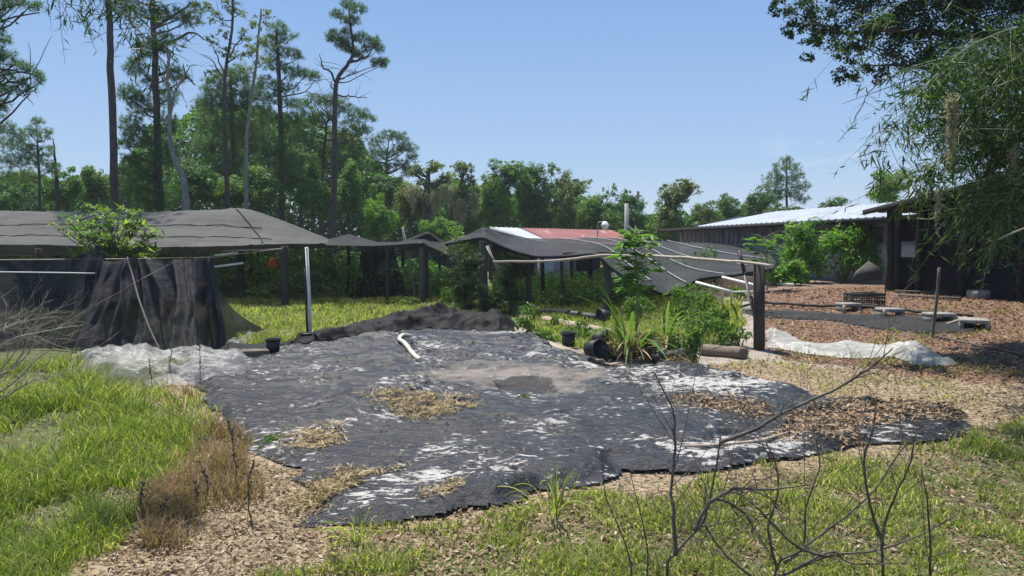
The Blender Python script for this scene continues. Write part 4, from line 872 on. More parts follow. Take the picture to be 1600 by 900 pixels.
def B(px, py, rx, ry, n=6, seed=0, fill=.62):
    """break one big lump into n uneven lumps"""
    g = np.random.default_rng(int(px * 7 + py + seed)); o = []
    for i in range(n):
        a = g.uniform(0, 2 * math.pi); r = g.uniform(.15, .85) ** .7 * fill
        f = g.uniform(.36, .62); o.append((px + math.cos(a) * rx * r, py + math.sin(a) * ry * r, rx * f, ry * f))
    return o
# tall pines (left)
tree('pine_tree', 'tall bare pine trunk at the left, whose crown is above the picture', 30, [(183, 400), (180, 300), (174, 120), (170, 0), (168, -120)], .21, [(150, -130, 50, 16), (200, -150, 60, 20), (170, -190, 60, 25), (120, -165, 30, 14)], 'pine', 'pine', L=.5, k=1.6, lr=.07, top=.6)
tree('pine_tree', 'tall dark pine with foliage down its trunk, just right of the bare trunk', 34, [(250, 400), (246, 250), (242, 100), (240, 0), (238, -140)], .25,
     [(213, 105, 16, 11), (205, 148, 16, 12), (222, 165, 17, 15), (205, 195, 18, 12), (197, 225, 11, 7), (218, 215, 18, 13), (208, 250, 16, 9), (228, 262, 22, 14), (262, 150, 14, 13), (262, 195, 15, 14), (272, 112, 9, 8), (228, 75, 16, 10), (256, 62, 14, 9), (222, 285, 24, 14), (256, 240, 18, 16), (216, 17, 18, 7), (270, 22, 24, 8), (297, 32, 16, 8), (195, 6, 14, 6), (310, 12, 13, 6), (235, 130, 10, 10), (284, 122, 11, 5), (240, 310, 30, 16), (225, -60, 50, 16), (265, -90, 50, 20), (240, -130, 50, 22)],
     'pine', 'pine', L=.36, k=2.7, lr=.06, extra=[([(242, 82), (262, 68), (285, 55), (300, 50), (318, 62)], .09, .03), ([(241, 40), (265, 28), (290, 12), (310, 4)], .07, .03), ([(242, 118), (270, 110), (292, 122), (306, 132)], .08, .03), ([(240, 12), (215, 0), (200, -8)], .06, .02)])
tree('dead_tree', 'pale crooked dead tree with bare forked top beside the dark pine', 30, [(298, 400), (290, 300), (278, 260), (266, 225), (265, 170), (262, 120), (266, 80)], .14, None, extra=[([(266, 180), (275, 140), (290, 112), (302, 100)], .05, .015), ([(264, 120), (262, 85), (258, 68)], .05, .015), ([(268, 90), (275, 65), (285, 55)], .04, .012), ([(268, 232), (285, 240), (300, 250)], .04, .01)], bark='bark_pale', top=.3)
tree('slender_tree', 'tall slender tree with thin airy leaves and dark stem', 32, [(356, 400), (355, 300), (350, 200), (352, 110), (362, 50), (364, -30)], .11,
     [(340, 28, 12, 10), (372, 18, 13, 10), (385, 55, 12, 9), (352, 82, 14, 8), (330, 62, 9, 8), (347, 52, 8, 8), (374, 86, 9, 6), (358, 6, 14, 8), (392, 78, 9, 9), (328, 110, 9, 7), (350, -20, 24, 12), (326, 10, 9, 6)], 'broad', 'olive', L=.17, k=3.6, lr=.03, extra=[([(352, 120), (338, 85), (325, 60)], .04, .01), ([(358, 90), (374, 60), (388, 45)], .04, .01), ([(352, 130), (332, 95), (312, 85)], .04, .01)])
tree('slender_tree', 'pale thin stemmed tree leaning right, next to the airy leaved one', 33, [(386, 400), (384, 260), (390, 180), (400, 100), (406, 40), (408, 15)], .09,
     [(405, 35, 12, 10), (415, 62, 11, 10), (396, 75, 10, 9), (412, 98, 12, 10), (385, 105, 10, 8), (420, 22, 9, 7)], 'broad', 'olive', L=.17, k=4, lr=.025, bark='bark_pale', extra=[([(392, 165), (385, 130), (372, 100)], .03, .01)])
tree('pine_tree', 'broad dark pine crown filling the gap behind the two slender trees', 41, [(370, 400), (365, 280), (362, 160), (360, 110)], .2,
     [(332, 135, 16, 11), (352, 122, 17, 11), (376, 118, 17, 12), (322, 165, 17, 12), (345, 160, 20, 15), (372, 155, 20, 17), (398, 150, 18, 14), (330, 195, 20, 13), (360, 200, 22, 16), (390, 190, 20, 17), (318, 228, 15, 10), (345, 235, 22, 15), (375, 235, 22, 17), (403, 225, 18, 17), (338, 265, 22, 14), (412, 178, 14, 12), (370, 268, 22, 14)], 'pine', 'pine_far', L=.42, k=2.7, lr=.05)
tree('pine_tree', 'tall pine with layered top, left of the lone leaning pine', 38, [(441, 420), (440, 280), (437, 160), (433, 80), (433, 45)], .21,
     [(433, 44, 13, 7), (447, 58, 15, 7), (422, 66, 14, 7), (440, 82, 20, 8), (465, 88, 12, 5), (478, 116, 16, 6), (492, 122, 8, 4), (455, 112, 17, 8), (425, 100, 16, 8), (415, 128, 15, 8), (445, 135, 17, 7), (428, 155, 16, 8), (455, 160, 12, 6), (420, 185, 18, 12), (452, 192, 16, 12), (440, 225, 24, 14), (425, 250, 20, 14), (455, 262, 20, 15)], 'pine', 'pine', L=.38, k=2.5, lr=.05)
tree('pine_tree', 'lone tall pine leaning right, its small tufted top high in the sky', 34, [(521, 420), (522, 300), (523, 180), (525, 130), (541, 102), (551, 85), (548, 40), (545, 12)], .18,
     [(545, 8, 10, 6), (528, 22, 10, 5), (560, 14, 10, 5), (548, 33, 12, 6), (520, 55, 9, 6), (534, 66, 12, 7), (515, 60, 5, 4), (545, 76, 10, 6), (562, 58, 10, 6), (582, 66, 11, 6), (592, 75, 8, 5), (558, 84, 8, 5), (592, 98, 11, 6), (602, 97, 5, 4), (540, 50, 8, 5), (573, 76, 7, 4)], 'pine', 'pine', L=.30, k=3.6, lr=.035,
     extra=[([(525, 130), (515, 112), (505, 106), (502, 96), (500, 84)], .06, .02), ([(523, 160), (508, 155), (492, 148), (478, 143)], .06, .015), ([(523, 150), (540, 150), (555, 152), (573, 152)], .05, .015), ([(543, 98), (560, 93), (575, 88), (580, 78)], .07, .02), ([(524, 140), (518, 135), (517, 128)], .04, .015), ([(530, 125), (545, 118), (557, 108)], .03, .01), ([(522, 185), (507, 172), (500, 168)], .05, .015)], top=.25)
tree('pine_tree', 'wide flat crowned pine spreading behind the lone leaning pine', 44, [(500, 420), (502, 300), (506, 240), (510, 190)], .2,
     [(470, 165, 14, 7), (492, 158, 15, 7), (515, 158, 15, 8), (536, 166, 15, 8), (558, 180, 16, 8), (577, 182, 9, 6), (484, 182, 16, 9), (460, 188, 15, 9), (508, 186, 18, 9), (545, 200, 18, 9), (568, 205, 12, 8), (470, 210, 16, 11), (530, 222, 17, 10), (556, 232, 15, 10), (490, 232, 18, 12), (515, 250, 20, 12), (545, 258, 18, 12)], 'pine', 'pine', L=.42, k=2.6, lr=.06)
tree('pine_tree', 'open flat topped pine right of the wide crowned pine', 50, [(604, 400), (604, 290), (604, 240)], .17,
     [(588, 222, 13, 6), (606, 212, 13, 6), (624, 214, 12, 6), (637, 230, 13, 7), (645, 247, 9, 6), (620, 236, 13, 6), (596, 242, 14, 7), (578, 238, 9, 6), (626, 258, 13, 7), (585, 260, 12, 7), (604, 262, 12, 6), (636, 268, 10, 6)], 'pine', 'pine', L=.42, k=2.6, lr=.06)
tree('pine_tree', 'near pine at the left edge with boughs reaching into the sky', 21, [(-60, 500), (-58, 300), (-55, 100), (-52, -60)], .24,
     [(5, 60, 9, 7), (10, 85, 11, 7), (25, 100, 12, 5), (42, 108, 11, 6), (60, 122, 11, 6), (35, 128, 10, 5), (8, 118, 12, 6), (15, 142, 11, 7), (46, 142, 9, 5), (5, 165, 10, 7), (-20, 90, 20, 12), (-25, 140, 24, 12), (-20, 40, 22, 12), (-40, 0, 40, 20), (20, 4, 12, 5), (45, 8, 13, 6), (62, 12, 8, 5), (-30, 190, 28, 14)], 'pine', 'pine', L=.24, k=2.6, lr=.05, extra=[([(-50, 110), (-10, 105), (30, 112), (62, 122)], .05, .012), ([(-50, 20), (0, 12), (40, 10)], .05, .012), ([(-50, 160), (-10, 135), (20, 128), (45, 135)], .05, .012)])
tree('pine_tree', 'small young pine at the left edge below the sky gap', 30, [(62, 420), (62, 300), (58, 220)], .1,
     [(57, 190, 8, 6), (45, 205, 11, 6), (66, 212, 11, 6), (30, 215, 12, 7), (12, 200, 12, 8), (10, 225, 14, 8), (40, 232, 14, 8), (72, 235, 10, 7), (55, 250, 16, 9), (20, 250, 18, 10), (78, 205, 5, 4), (5, 275, 16, 10), (45, 275, 20, 10), (80, 262, 12, 8)], 'pine', 'pine_far', L=.26, k=2.4, lr=.03)
tree('dead_tree', 'slim broken dead trunk standing left of the bare pine trunk', 32, [(92, 420), (90, 320), (86, 250), (83, 217)], .12, None, bark='bark', top=.12, cat='dead tree')
# broadleaf wood behind the left shade house
und = [
 ('leafy_tree', 'dark leafy tree at the far left edge below the young pine', 33, (5, 330), B(0, 310, 42, 32, 9), 'broad_dk'),
 ('leafy_tree', 'mid green tree under the broken dead trunk', 36, (105, 330), B(98, 296, 36, 32, 9), 'broad'),
 ('leafy_tree', 'rounded green tree between the dead trunk and the bare pine', 38, (150, 330), B(150, 286, 30, 36, 9), 'broad'),
 ('leafy_tree', 'dense green tree filling the gap behind the bare pine trunk', 46, (200, 330), B(202, 285, 34, 26, 8), 'broad_dk'),
 ('leafy_tree', 'dark tree at the foot of the tall dark pine', 37, (235, 330), B(228, 312, 28, 22, 8), 'broad_dk'),
 ('leafy_tree', 'shaded tree beside the foot of the pale dead tree', 36, (300, 330), B(305, 282, 36, 34, 9), 'broad_dk'),
 ('leafy_tree', 'green tree below the broad dark pine crown', 36, (355, 330), B(352, 298, 36, 30, 9), 'broad'),
 ('leafy_tree', 'bushy green tree left of the layered pine trunk', 36, (405, 330), B(406, 292, 34, 38, 9), 'broad'),
 ('leafy_tree', 'dark filled tree between the layered pine and lone pine', 40, (470, 340), B(468, 268, 34, 40, 10), 'broad_dk'),
 ('leafy_tree', 'bright green tree left of the lone pine trunk', 36, (488, 350), B(492, 305, 32, 42, 10), 'broad'),
 ('leafy_tree', 'leafy green tree right behind the lone pine trunk', 38, (545, 360), B(548, 300, 30, 44, 10), 'broad'),
 ('leafy_tree', 'pale yellow green tree between the lone pine and the mossy oaks', 37, (592, 370), B(592, 342, 34, 36, 10), 'broad_lt'),
 ('leafy_tree', 'dark tree below the open flat topped pine', 48, (612, 360), B(612, 296, 34, 28, 9), 'broad_dk'),
 ('leafy_tree', 'olive tree behind the tip of the thin grey leaning pole', 45, (640, 370), B(640, 318, 30, 34, 9), 'olive'),
 ('leafy_tree', 'yellowish green tree at the foot of the mossy oaks', 40, (690, 380), B(688, 358, 36, 22, 9), 'broad_lt'),
]
for nm, lab, d, (tx_, tb), bl, mt in und:
    tree(nm, lab, d, [(tx_, tb + 60), (tx_, tb - 20), (np.mean([b[0] for b in bl]), np.mean([b[1] for b in bl]))], .13, bl, 'broad', mt, L=.2 * d / 38, k=6.5, bark='bark_oak', lr=.04)
# mossy oaks and viny trees
tree('mossy_oak', 'oak with grey hanging moss, left one of the mossy pair', 54, [(667, 400), (667, 340), (668, 290), (672, 262)], .32, B(655, 268, 20, 12, 5) + B(682, 262, 20, 12, 5) + B(700, 275, 18, 12, 5) + B(668, 292, 28, 16, 6), 'broad', 'olive', L=.25, k=4.2, bark='bark_oak', lr=.09, moss=[(645, 290, 12, 40, 50), (680, 295, 14, 45, 60), (700, 288, 10, 35, 40)])
tree('mossy_oak', 'oak with leaning limbs and moss, right one of the mossy pair', 55, [(703, 400), (706, 345), (712, 310), (722, 280)], .26, B(722, 262, 20, 12, 6) + B(738, 280, 14, 12, 5) + B(715, 300, 26, 16, 6) + B(742, 300, 12, 14, 4), 'broad', 'olive', L=.25, k=4.2, bark='bark_oak', lr=.09, moss=[(718, 310, 14, 50, 60), (742, 300, 8, 40, 40)])
far_t = [
 ('viny_tree', 'big vine covered tree with a jagged top, left of the red roof', 58, 785, B(775, 290, 28, 36, 10) + B(800, 272, 30, 22, 8) + B(770, 330, 34, 30, 9) + [(775, 258, 12, 8), (802, 256, 12, 7)], 'broad', .24),
 ('viny_tree', 'dark viny tree centred above the red roof', 60, 840, B(835, 300, 34, 38, 12) + B(830, 270, 22, 14, 5) + B(845, 335, 40, 24, 9) + [(838, 262, 10, 6), (862, 262, 7, 8)], 'broad_dk', .25),
 ('viny_tree', 'greyish tree with thin twiggy top right of the dark viny tree', 62, 885, B(878, 305, 26, 34, 10) + B(900, 296, 22, 12, 6) + [(866, 268, 8, 8), (905, 285, 12, 6), (918, 284, 7, 4)] + B(885, 340, 34, 20, 8), 'olive', .25),
 ('viny_tree', 'low rounded green tree behind the yard lamp', 60, 930, B(928, 330, 34, 28, 11) + [(945, 302, 5, 8), (958, 298, 5, 9), (970, 310, 8, 8)], 'broad', .24),
 ('viny_tree', 'small spiky topped tree around the distant utility pole', 66, 990, B(988, 332, 26, 24, 9) + [(980, 305, 6, 8), (1003, 318, 8, 7)] + B(975, 355, 30, 18, 7), 'broad_dk', .26),
 ('viny_tree', 'tall bulging pale green tree with ragged crown left of the grey building', 52, 1058, B(1052, 312, 26, 24, 10) + B(1072, 292, 20, 14, 7) + B(1045, 345, 28, 26, 9) + [(1085, 296, 9, 7), (1035, 298, 10, 9), (1062, 285, 10, 5)], 'olive', .22),
 ('leafy_tree', 'low yellowish tree directly behind the grey building end', 58, 1105, B(1105, 338, 28, 20, 9) + [(1110, 322, 12, 8)], 'olive', .23),
 ('leafy_tree', 'dark rounded tree left of the small far pine', 62, 1140, B(1135, 320, 22, 16, 7) + B(1145, 338, 28, 14, 7), 'broad_dk', .24),
 ('leafy_tree', 'dark leafy tree behind the metal roof, touching the far pine', 64, 1188, B(1190, 316, 24, 20, 9) + B(1170, 332, 26, 14, 6), 'broad_dk', .25),
 ('leafy_tree', 'brownish olive tree under the small far pine', 60, 1215, B(1225, 330, 34, 12, 8), 'olive', .24),
 ('leafy_tree', 'small dome shaped dark tree above the metal roof', 70, 1303, B(1303, 322, 24, 13, 9), 'broad_dk', .25),
 ('leafy_tree', 'loose light green tree between the far dome tree and dark shed', 44, 1390, B(1390, 285, 28, 20, 9) + B(1385, 308, 30, 14, 7) + [(1370, 275, 9, 8), (1410, 272, 12, 7)], 'broad_lt', .19),
]
for nm, lab, d, tx_, bl, mt, L_ in far_t:
    cx = np.mean([b[0] for b in bl]); cy = np.mean([b[1] for b in bl])
    tree(nm, lab, d, [(tx_, 400), (tx_, 360), (cx, cy)], .22, bl, 'broad', mt, L=L_, k=5.5, bark='bark_oak', lr=.06)
tree('pine_tree', 'small far pine with open layered crown above the metal roof', 70, [(1230, 380), (1229, 300), (1229, 248)], .18,
     [(1229, 250, 9, 5), (1220, 262, 12, 5), (1240, 262, 10, 5), (1210, 276, 14, 6), (1246, 274, 10, 5), (1230, 282, 16, 6), (1205, 292, 13, 6), (1252, 292, 12, 6), (1225, 302, 18, 8), (1250, 310, 12, 6), (1205, 310, 14, 7)], 'pine', 'pine_far', L=.48, k=2.4, lr=.05)
# far wood that reads as one mass
m = MB(); g = np.random.default_rng(5)
n = 240000; px = g.uniform(-450, 2050, n); d_ = g.uniform(66, 84, n)
top = np.interp(px, [-450, 0, 130, 190, 240, 330, 450, 550, 600, 640, 760, 900, 980, 1050, 1200, 1300, 1500, 2050], [270, 280, 278, 262, 205, 168, 180, 215, 268, 298, 292, 310, 330, 340, 338, 338, 345, 330]) + 26 * (fbm(px / 22, px * 0, 4, 5) - .5) * 1.6
zt = H + (385 - top) * d_ / F; zz_ = zt * g.uniform(0, 1, n) ** .8 ; xx_ = (px - 800) / F * d_
cl = fbm(xx_ * .5, zz_ * .5 + d_ * .2, 2, 9) > .30
P = np.stack([xx_, d_, zz_], 1)[cl]; m.leaves(P, g.normal(size=(len(P), 3)) + np.array([0, -.3, .5]), g.uniform(.35, .75, len(P)), g.uniform(.22, .42, len(P)), g=g)
tag(m.build('far_wood', M['broad_dk']), 'far mass of dark green woodland behind the separate trees', 'woodland', kind='stuff')
# undergrowth behind and under the shade houses
m = MB(); g = np.random.default_rng(15)
n = 60000; px = g.uniform(-260, 760, n); d_ = g.uniform(30.5, 40, n); xx_ = (px - 800) / F * d_
hh = 1.0 + 1.9 * fbm(xx_ * .45, d_ * .45, 3, 3) - np.where((px > 560) & (px < 760), .9, 0); zz_ = hh * g.uniform(0, 1, n) ** .8
P = np.stack([xx_, d_, zz_], 1)[(hh > .3)]; m.leaves(P, g.normal(size=(len(P), 3)) + np.array([0, -.3, .7]), g.uniform(.12, .28, len(P)), g.uniform(.07, .14, len(P)), g=g)
n = 26000; px = g.uniform(770, 1120, n); d_ = g.uniform(25.5, 36, n); xx_ = (px - 800) / F * d_; gz_ = ter(xx_, d_)
hh = .25 + 1.5 * fbm(xx_ * .7, d_ * .7, 3, 39) ** 1.4; P = np.stack([xx_, d_, gz_ + hh * g.uniform(0, 1, n) ** .8], 1); m.leaves(P, g.normal(size=(n, 3)) + np.array([0, -.3, .7]), g.uniform(.08, .2, n), g.uniform(.04, .09, n), g=g)
tag(m.build('undergrowth', M['broad_dk']), 'tangled green undergrowth behind the shade house posts', 'undergrowth', kind='stuff')
# ------------------------------------------------------------------ bushes and plants
def bush(name, label, px, py, w, h, mat, L, k=5, cat='bush', group=None, n=7, wr=.4, dd=0, stems=6, stemmat='stem', sub=7, upright=False, spread=.42):
    TREEN[0] += 1; g = np.random.default_rng(TREEN[0]); c = G(px, py); c.y += dd
    d = c.y; s = d / F; ww, hh = w * s / 2, h * s; t = thing(name, label, cat, c, group)
    blobs = []
    for i in range(n):
        a = g.uniform(-.8, .8); z = g.uniform(.22, .95); rx = ww * g.uniform(.28, .5); 
        blobs.append((c.x + a * ww * (1 - .45 * z), c.y + g.uniform(-.6, .6) * ww, c.z + z * hh * .9, rx, hh * g.uniform(.14, .26)))
    m = MB(); ms = MB()
    for (bx, by, bz, rx, rz_) in blobs:
        nl = int(k * rx * rz_ / (L * L) * 4) + 12; ns = sub; q = g.normal(size=(ns, 3)); q /= np.linalg.norm(q, axis=1)[:, None]; q *= g.uniform(.3, 1, (ns, 1))
        idx = g.integers(0, ns, nl); o = g.normal(size=(nl, 3)) * .45; off = q[idx] + o * spread * 2 * .6
        P = np.array([bx, by, bz]) + off * np.array([rx, rx, rz_]); P[:, 2] = np.maximum(P[:, 2], c.z + .03)
        N = o + g.normal(size=(nl, 3)) * .5 + np.array([0, -.1, .6]); A = off * .8 + g.normal(size=(nl, 3)) * .6 + np.array([0, 0, -.25])
        ln = L * g.uniform(.6, 1.3, nl); m.leaves(P, N, ln, ln * wr, A, g)
        e = np.array([bx, by, bz]); b0 = np.array(c) + g.normal(0, .06, 3) * np.array([1, 1, 0]); ms.tube(wob([b0, (b0 + e) / 2 + g.normal(0, .05, 3), e], 6, .015), np.linspace(.018, .006, 6), 5, cap=False)
    ms.build('stems', M[stemmat], t); m.build('foliage', M[mat], t); return t
# mango-like sapling in front of the left shade house
def sapling():
    g = np.random.default_rng(77); d = 17.6; c = W(190, 560, d); c.z = hz(c.x, c.y); t = thing('young_tree', 'young broadleaf tree with yellow green tips rising behind the hanging cloths', 'tree', c)
    m = MB(); tr = [c, W(185, 440, d), W(180, 380, d)]; m.tube(wob(tr, 10, .02, 1), np.linspace(.05, .03, 10), 7); m.build('trunk', M['bark_oak'], t)
    ml = MB(); mm = MB(); tips = [(100, 345), (92, 352), (112, 362), (125, 338), (140, 330), (152, 345), (165, 352), (185, 328), (200, 322), (215, 330), (222, 345), (236, 360), (250, 368), (243, 385), (225, 380), (205, 365), (185, 362), (150, 370), (130, 375), (118, 385), (175, 390), (205, 392), (160, 330), (175, 345), (195, 345), (230, 395), (140, 360), (165, 375), (190, 380), (215, 400), (150, 390), (128, 355), (208, 348), (180, 405), (240, 375)]
    for (a, b) in tips * 2:
        a += g.normal(0, 5); b += g.normal(0, 5) + (0 if g.random() < .5 else 10); e = np.array(W(a, b, d + g.normal(0, .45))); s = np.array(W(180 + g.uniform(-15, 15), 395 + g.uniform(-10, 30), d))
        mm.tube(wob([s, (s + e) / 2 + np.array([0, 0, -.08]), e], 7, .02), np.linspace(.02, .006, 7), 5, cap=False)
        for j in range(3):
            cc = e + (s - e) * .14 * j + g.normal(0, .04, 3); k = 11; an = g.uniform(0, 2 * math.pi, k); A = np.stack([np.cos(an), np.sin(an), g.uniform(-.35, .75, k)], 1); ln = g.uniform(.14, .24, k)
            P = cc + A * ln[:, None] * .5; N = np.cross(A, np.cross(A, np.array([0, 0, -1.]))) + g.normal(0, .25, (k, 3)); ml.leaves(P, -N, ln, ln * .27, A, g)
    mm.build('branches', M['bark_oak'], t); ml.build('crown', M['mango'], t)
sapling()
# lance leaved shrubs by the long building
for (px, py, w, h, lab, dd) in ((1258, 442, 84, 100, 'lush green shrub, left one of the three by the grey building', -1), (1318, 442, 112, 108, 'widest bright leaved shrub in front of the grey building', -2), (1380, 442, 56, 118, 'tall narrow shrub against the corner of the dark shed', -2), (1215, 446, 60, 34, 'low light shrub at the left end of the shrub row', -1), (1240, 446, 46, 40, 'low bushy plant before the leftmost big shrub', -2)):
    t = bush('leafy_shrub', lab, px, py, w, h, 'shrub', .24, k=6.5, n=20, wr=.28, group='green shrubs by the long building', cat='shrub', sub=9)
# drooping lance leaf shrub around peak post
def lance_plant(name, label, px, py, spr, d=None, L=.26, wr=.13, mat='bamboo', n=9, cat='plant', group=None, rad=.03, stem_to=None):
    TREEN[0] += 1; g = np.random.default_rng(TREEN[0]); c = G(px, py)
    if d: c = Vector((X(px, d), d, hz(X(px, d), d)))
    t = thing(name, label, cat, c, group); m = MB(); ms = MB()
    for (a, b, *o) in spr:
        dd = o[0] if o else g.normal(0, .25); e = np.array(W(a, b, c.y + dd)); b0 = np.array(c) + g.normal(0, .08, 3) * np.array([1, 1, 0])
        mid = (b0 * .45 + e * .55) + np.array([0, 0, .1]); P_ = wob([b0, mid, e], 8, .02); ms.tube(P_, np.linspace(rad * .6, .005, 8), 5, cap=False)
        for j in range(4):
            cc = e + (P_[-3] - e) * .5 * j / 2 + g.normal(0, .03, 3); an = g.uniform(0, 2 * math.pi, n); A = np.stack([np.cos(an), np.sin(an), g.uniform(-1.1, .35, n)], 1); A /= np.linalg.norm(A, axis=1)[:, None]; ln = L * g.uniform(.6, 1.15, n)
            m.leaves(cc + A * ln[:, None] * .5, np.array([0, 0, 1.]) + g.normal(0, .4, (n, 3)), ln, ln * wr, A, g)
    ms.build('stems', M['stem'], t); m.build('foliage', M[mat], t); return t
g = np.random.default_rng(3)
lance_plant('lance_leaf_shrub', 'tall drooping narrow leaved shrub left of the peak post', 728, 495, [(g.uniform(708, 752), g.uniform(385, 480)) for _ in range(40)] + [(712, 372), (718, 380), (705, 385), (722, 392)], L=.30)
lance_plant('lance_leaf_shrub', 'narrow leaved shrub right of the peak post under the cloth edge', 800, 492, [(g.uniform(778, 822), g.uniform(388, 475)) for _ in range(40)] + [(793, 388), (785, 394), (802, 392)], L=.28)
lance_plant('lance_leaf_shrub', 'small bushy narrow leaved plant at the foot of the peak post', 771, 495, [(g.uniform(755, 790), g.uniform(445, 488)) for _ in range(30)], L=.26)
lance_plant('palm_seedling', 'bright yellow green palm sprout just left of the peaked cloth', 714, 480, [(708, 372), (716, 366), (724, 378), (712, 384), (730, 386)], d=27, L=.7, wr=.09, mat='mango', n=7)
# cassava
def palmate(m, c, size, g, droop=.6, n=7):
    ax = g.uniform(0, 2 * math.pi); A = []
    for i in range(n):
        a = ax + (i - (n - 1) / 2) * (4.4 / n); A.append((math.cos(a) * (1 - droop * .4), math.sin(a) * (1 - droop * .4), -droop * g.uniform(.7, 1.3)))
    A = np.array(A); A /= np.linalg.norm(A, axis=1)[:, None]; ln = size * g.uniform(.75, 1.1, n); m.leaves(c + A * ln[:, None] * .5, np.array([0, 0, 1.]) + g.normal(0, .2, (n, 3)), ln, ln * .27, A, g)
def cassava(px, py, top, label, d, wpx, nleaf=55, ylow=.35):
    g = np.random.default_rng(int(px)); c = Vector((X(px, d), d, hz(X(px, d), d))); t = thing('cassava_plant', label, 'plant', c)
    T = W(px - 5, top, d); m = MB(); P = wob([c, W(px, (py + top) / 2, d), T], 12, .015, 2); m.tube(P, np.linspace(.03, .012, 12), 7); ml = MB()
    for i in range(nleaf):
        tt = g.uniform(ylow, 1) ** .6; p = np.array([np.interp(tt, np.linspace(0, 1, 12), P[:, k]) for k in range(3)]); an = g.uniform(0, 2 * math.pi); r = g.uniform(.3, 1) * wpx * d / F * (.65 + .5 * tt)
        e = p + np.array([math.cos(an) * r, math.sin(an) * r, g.uniform(-.05, .22)]); m.tube([p, (p + e) / 2 + np.array([0, 0, .06]), e], [.008, .006, .004], 4, cap=False); palmate(ml, e, g.uniform(.26, .40), g, .9)
    m.build('stem', M['stem'], t); ml.build('foliage', M['shrub'], t)
cassava(996, 545, 362, 'tall cassava with hanging hand shaped leaves, standing behind the cane clump', 15.4, 38, 75)
cassava(1200, 480, 372, 'thin airy sapling in front of the long grey building wall', 22, 26, 26, .5)
# sugar cane clump
def cane(px, py, label, n, Lm, g, spreadx=1., mat='weed', name='cane_clump', wd=.05, dry=12):
    c = G(px, py); t = thing(name, label, 'grass clump', c); m = MB(); md = MB()
    for i in range(n + dry):
        isd = i >= n; an = g.uniform(0, 2 * math.pi); L = Lm * g.uniform(.55, 1.1) * (.6 if isd else 1); b0 = np.array(c) + np.array([math.cos(an), math.sin(an), 0]) * g.uniform(0, .18); k = 10; u = np.linspace(0, 1, k); lean = g.uniform(.2, .95) * (1.35 if isd else 1)
        r = L * lean * u ** 1.5 * spreadx; z = L * (u * (1 - lean * .25) - (.5 + .6 * g.random()) * lean * u ** 2.6) + (.0 if not isd else 0); z = np.maximum(z, .03)
        C = b0[None] + np.stack([math.cos(an) * r, math.sin(an) * r, z], 1); S = np.array([-math.sin(an), math.cos(an), .15]) * (wd * g.uniform(.6, 1.1) / 2); w = np.sin(np.pi * np.clip(u * .86 + .12, 0, 1))[:, None] ** .7
        (md if isd else m).grid(np.stack([C - S * w, C + np.array([0, 0, -.006]), C + S * w], 1))
    m.build('green_blades', M[mat], t)
    if dry: md.build('dry_blades', M['grass_dry'], t)
g = np.random.default_rng(8)
cane(984, 562, 'big arching cane clump with dry brown base in front of the cassava', 40, 1.9, g, wd=.065, dry=60)
cane(1040, 540, 'smaller arching cane clump right of the big one', 22, 1.7, g, wd=.06, dry=24)
# weedy bushes in the bed
wb = [(1090, 530, 90, 62, 'wide light green weed bush right of the cane clumps'), (1085, 572, 48, 66, 'small leafy weed in front of the drain pipe and log'), (1130, 520, 60, 40, 'low weed bush left of the square post'), (840, 470, 60, 42, 'weed thicket under the cloth left of the crooked post'), (905, 470, 60, 38, 'weed thicket below the old cabinet'), (960, 480, 40, 50, 'green weeds hiding the foot of the crooked post'), (826, 520, 56, 46, 'leafy weed bush right of the cloth heap'), (870, 515, 50, 22, 'flat weeds between the long timber and the plank'), (700, 480, 46, 36, 'weed bush behind the peak of the cloth heap'), (1105, 478, 60, 40, 'green weeds behind the white pipe frame'), (1040, 470, 50, 30, 'weeds below the hanging cloth edge'), (1155, 470, 50, 22, 'low weeds beyond the bent black tipped pole'), (640, 478, 60, 14, 'low weed patch below the thin grey pole'), (945, 560, 44, 26, 'small weed mound between the fallen pot and the cane clump'), (1010, 560, 54, 44, 'tangled low weeds at the dry foot of the cane clump'), (1055, 560, 44, 40, 'leafy weeds half covering the curved drain pipe'), (850, 535, 50, 20, 'low weeds along the upper end of the long plank'), (905, 530, 60, 30, 'weeds between the upright pot and the long timber'), (1150, 545, 60, 34, 'low bright weeds around the log end'), (1000, 505, 70, 44, 'weeds between the crooked post and the cane clump'), (880, 478, 80, 44, 'broad weed thicket behind the black drain pipes'), (1075, 505, 90, 60, 'tall weeds right below the sagging cloth corner'), (950, 535, 60, 26, 'flat weeds round the pot lying behind the fallen pot'), (1120, 545, 80, 50, 'bright leafy weeds spreading over the fallen log'), (1010, 480, 80, 50, 'weeds below the cassava under the cloth edge'), (800, 440, 70, 50, 'weeds at the back of the cloth right of the peak post'), (1060, 500, 50, 50, 'dense leafy weeds directly behind the smaller cane clump')]
for (px, py, w, h, lab) in wb: bush('weed_bush', lab, px, py, w, h, 'weed', .10, k=3.2, n=10, wr=.45, cat='weeds', group='weedy bushes in the bed')
for (px, py, w, h, lab) in ((975, 560, 90, 40, 'dry brown tangle at the foot of the big cane clump'), (1050, 575, 80, 22, 'dry brown tangle in front of the curved drain pipe')):
    bush('dry_tangle', lab, px, py, w, h, 'grass_dry', .16, k=2.2, n=12, wr=.10, cat='dry weeds', group='dry tangles in the bed')
for (px, py, w, h, lab) in ((430, 475, 120, 55, 'green bush around the front post of the left shade house'), (520, 470, 110, 58, 'green bush between the two shade houses'), (350, 470, 90, 40, 'dark bush behind the cloth flap')):
    bush('undergrowth_bush', lab, px, py, w, h, 'broad', .13, k=2.6, n=14, wr=.5, cat='bush', group='bushes below the shade houses', dd=2.0)
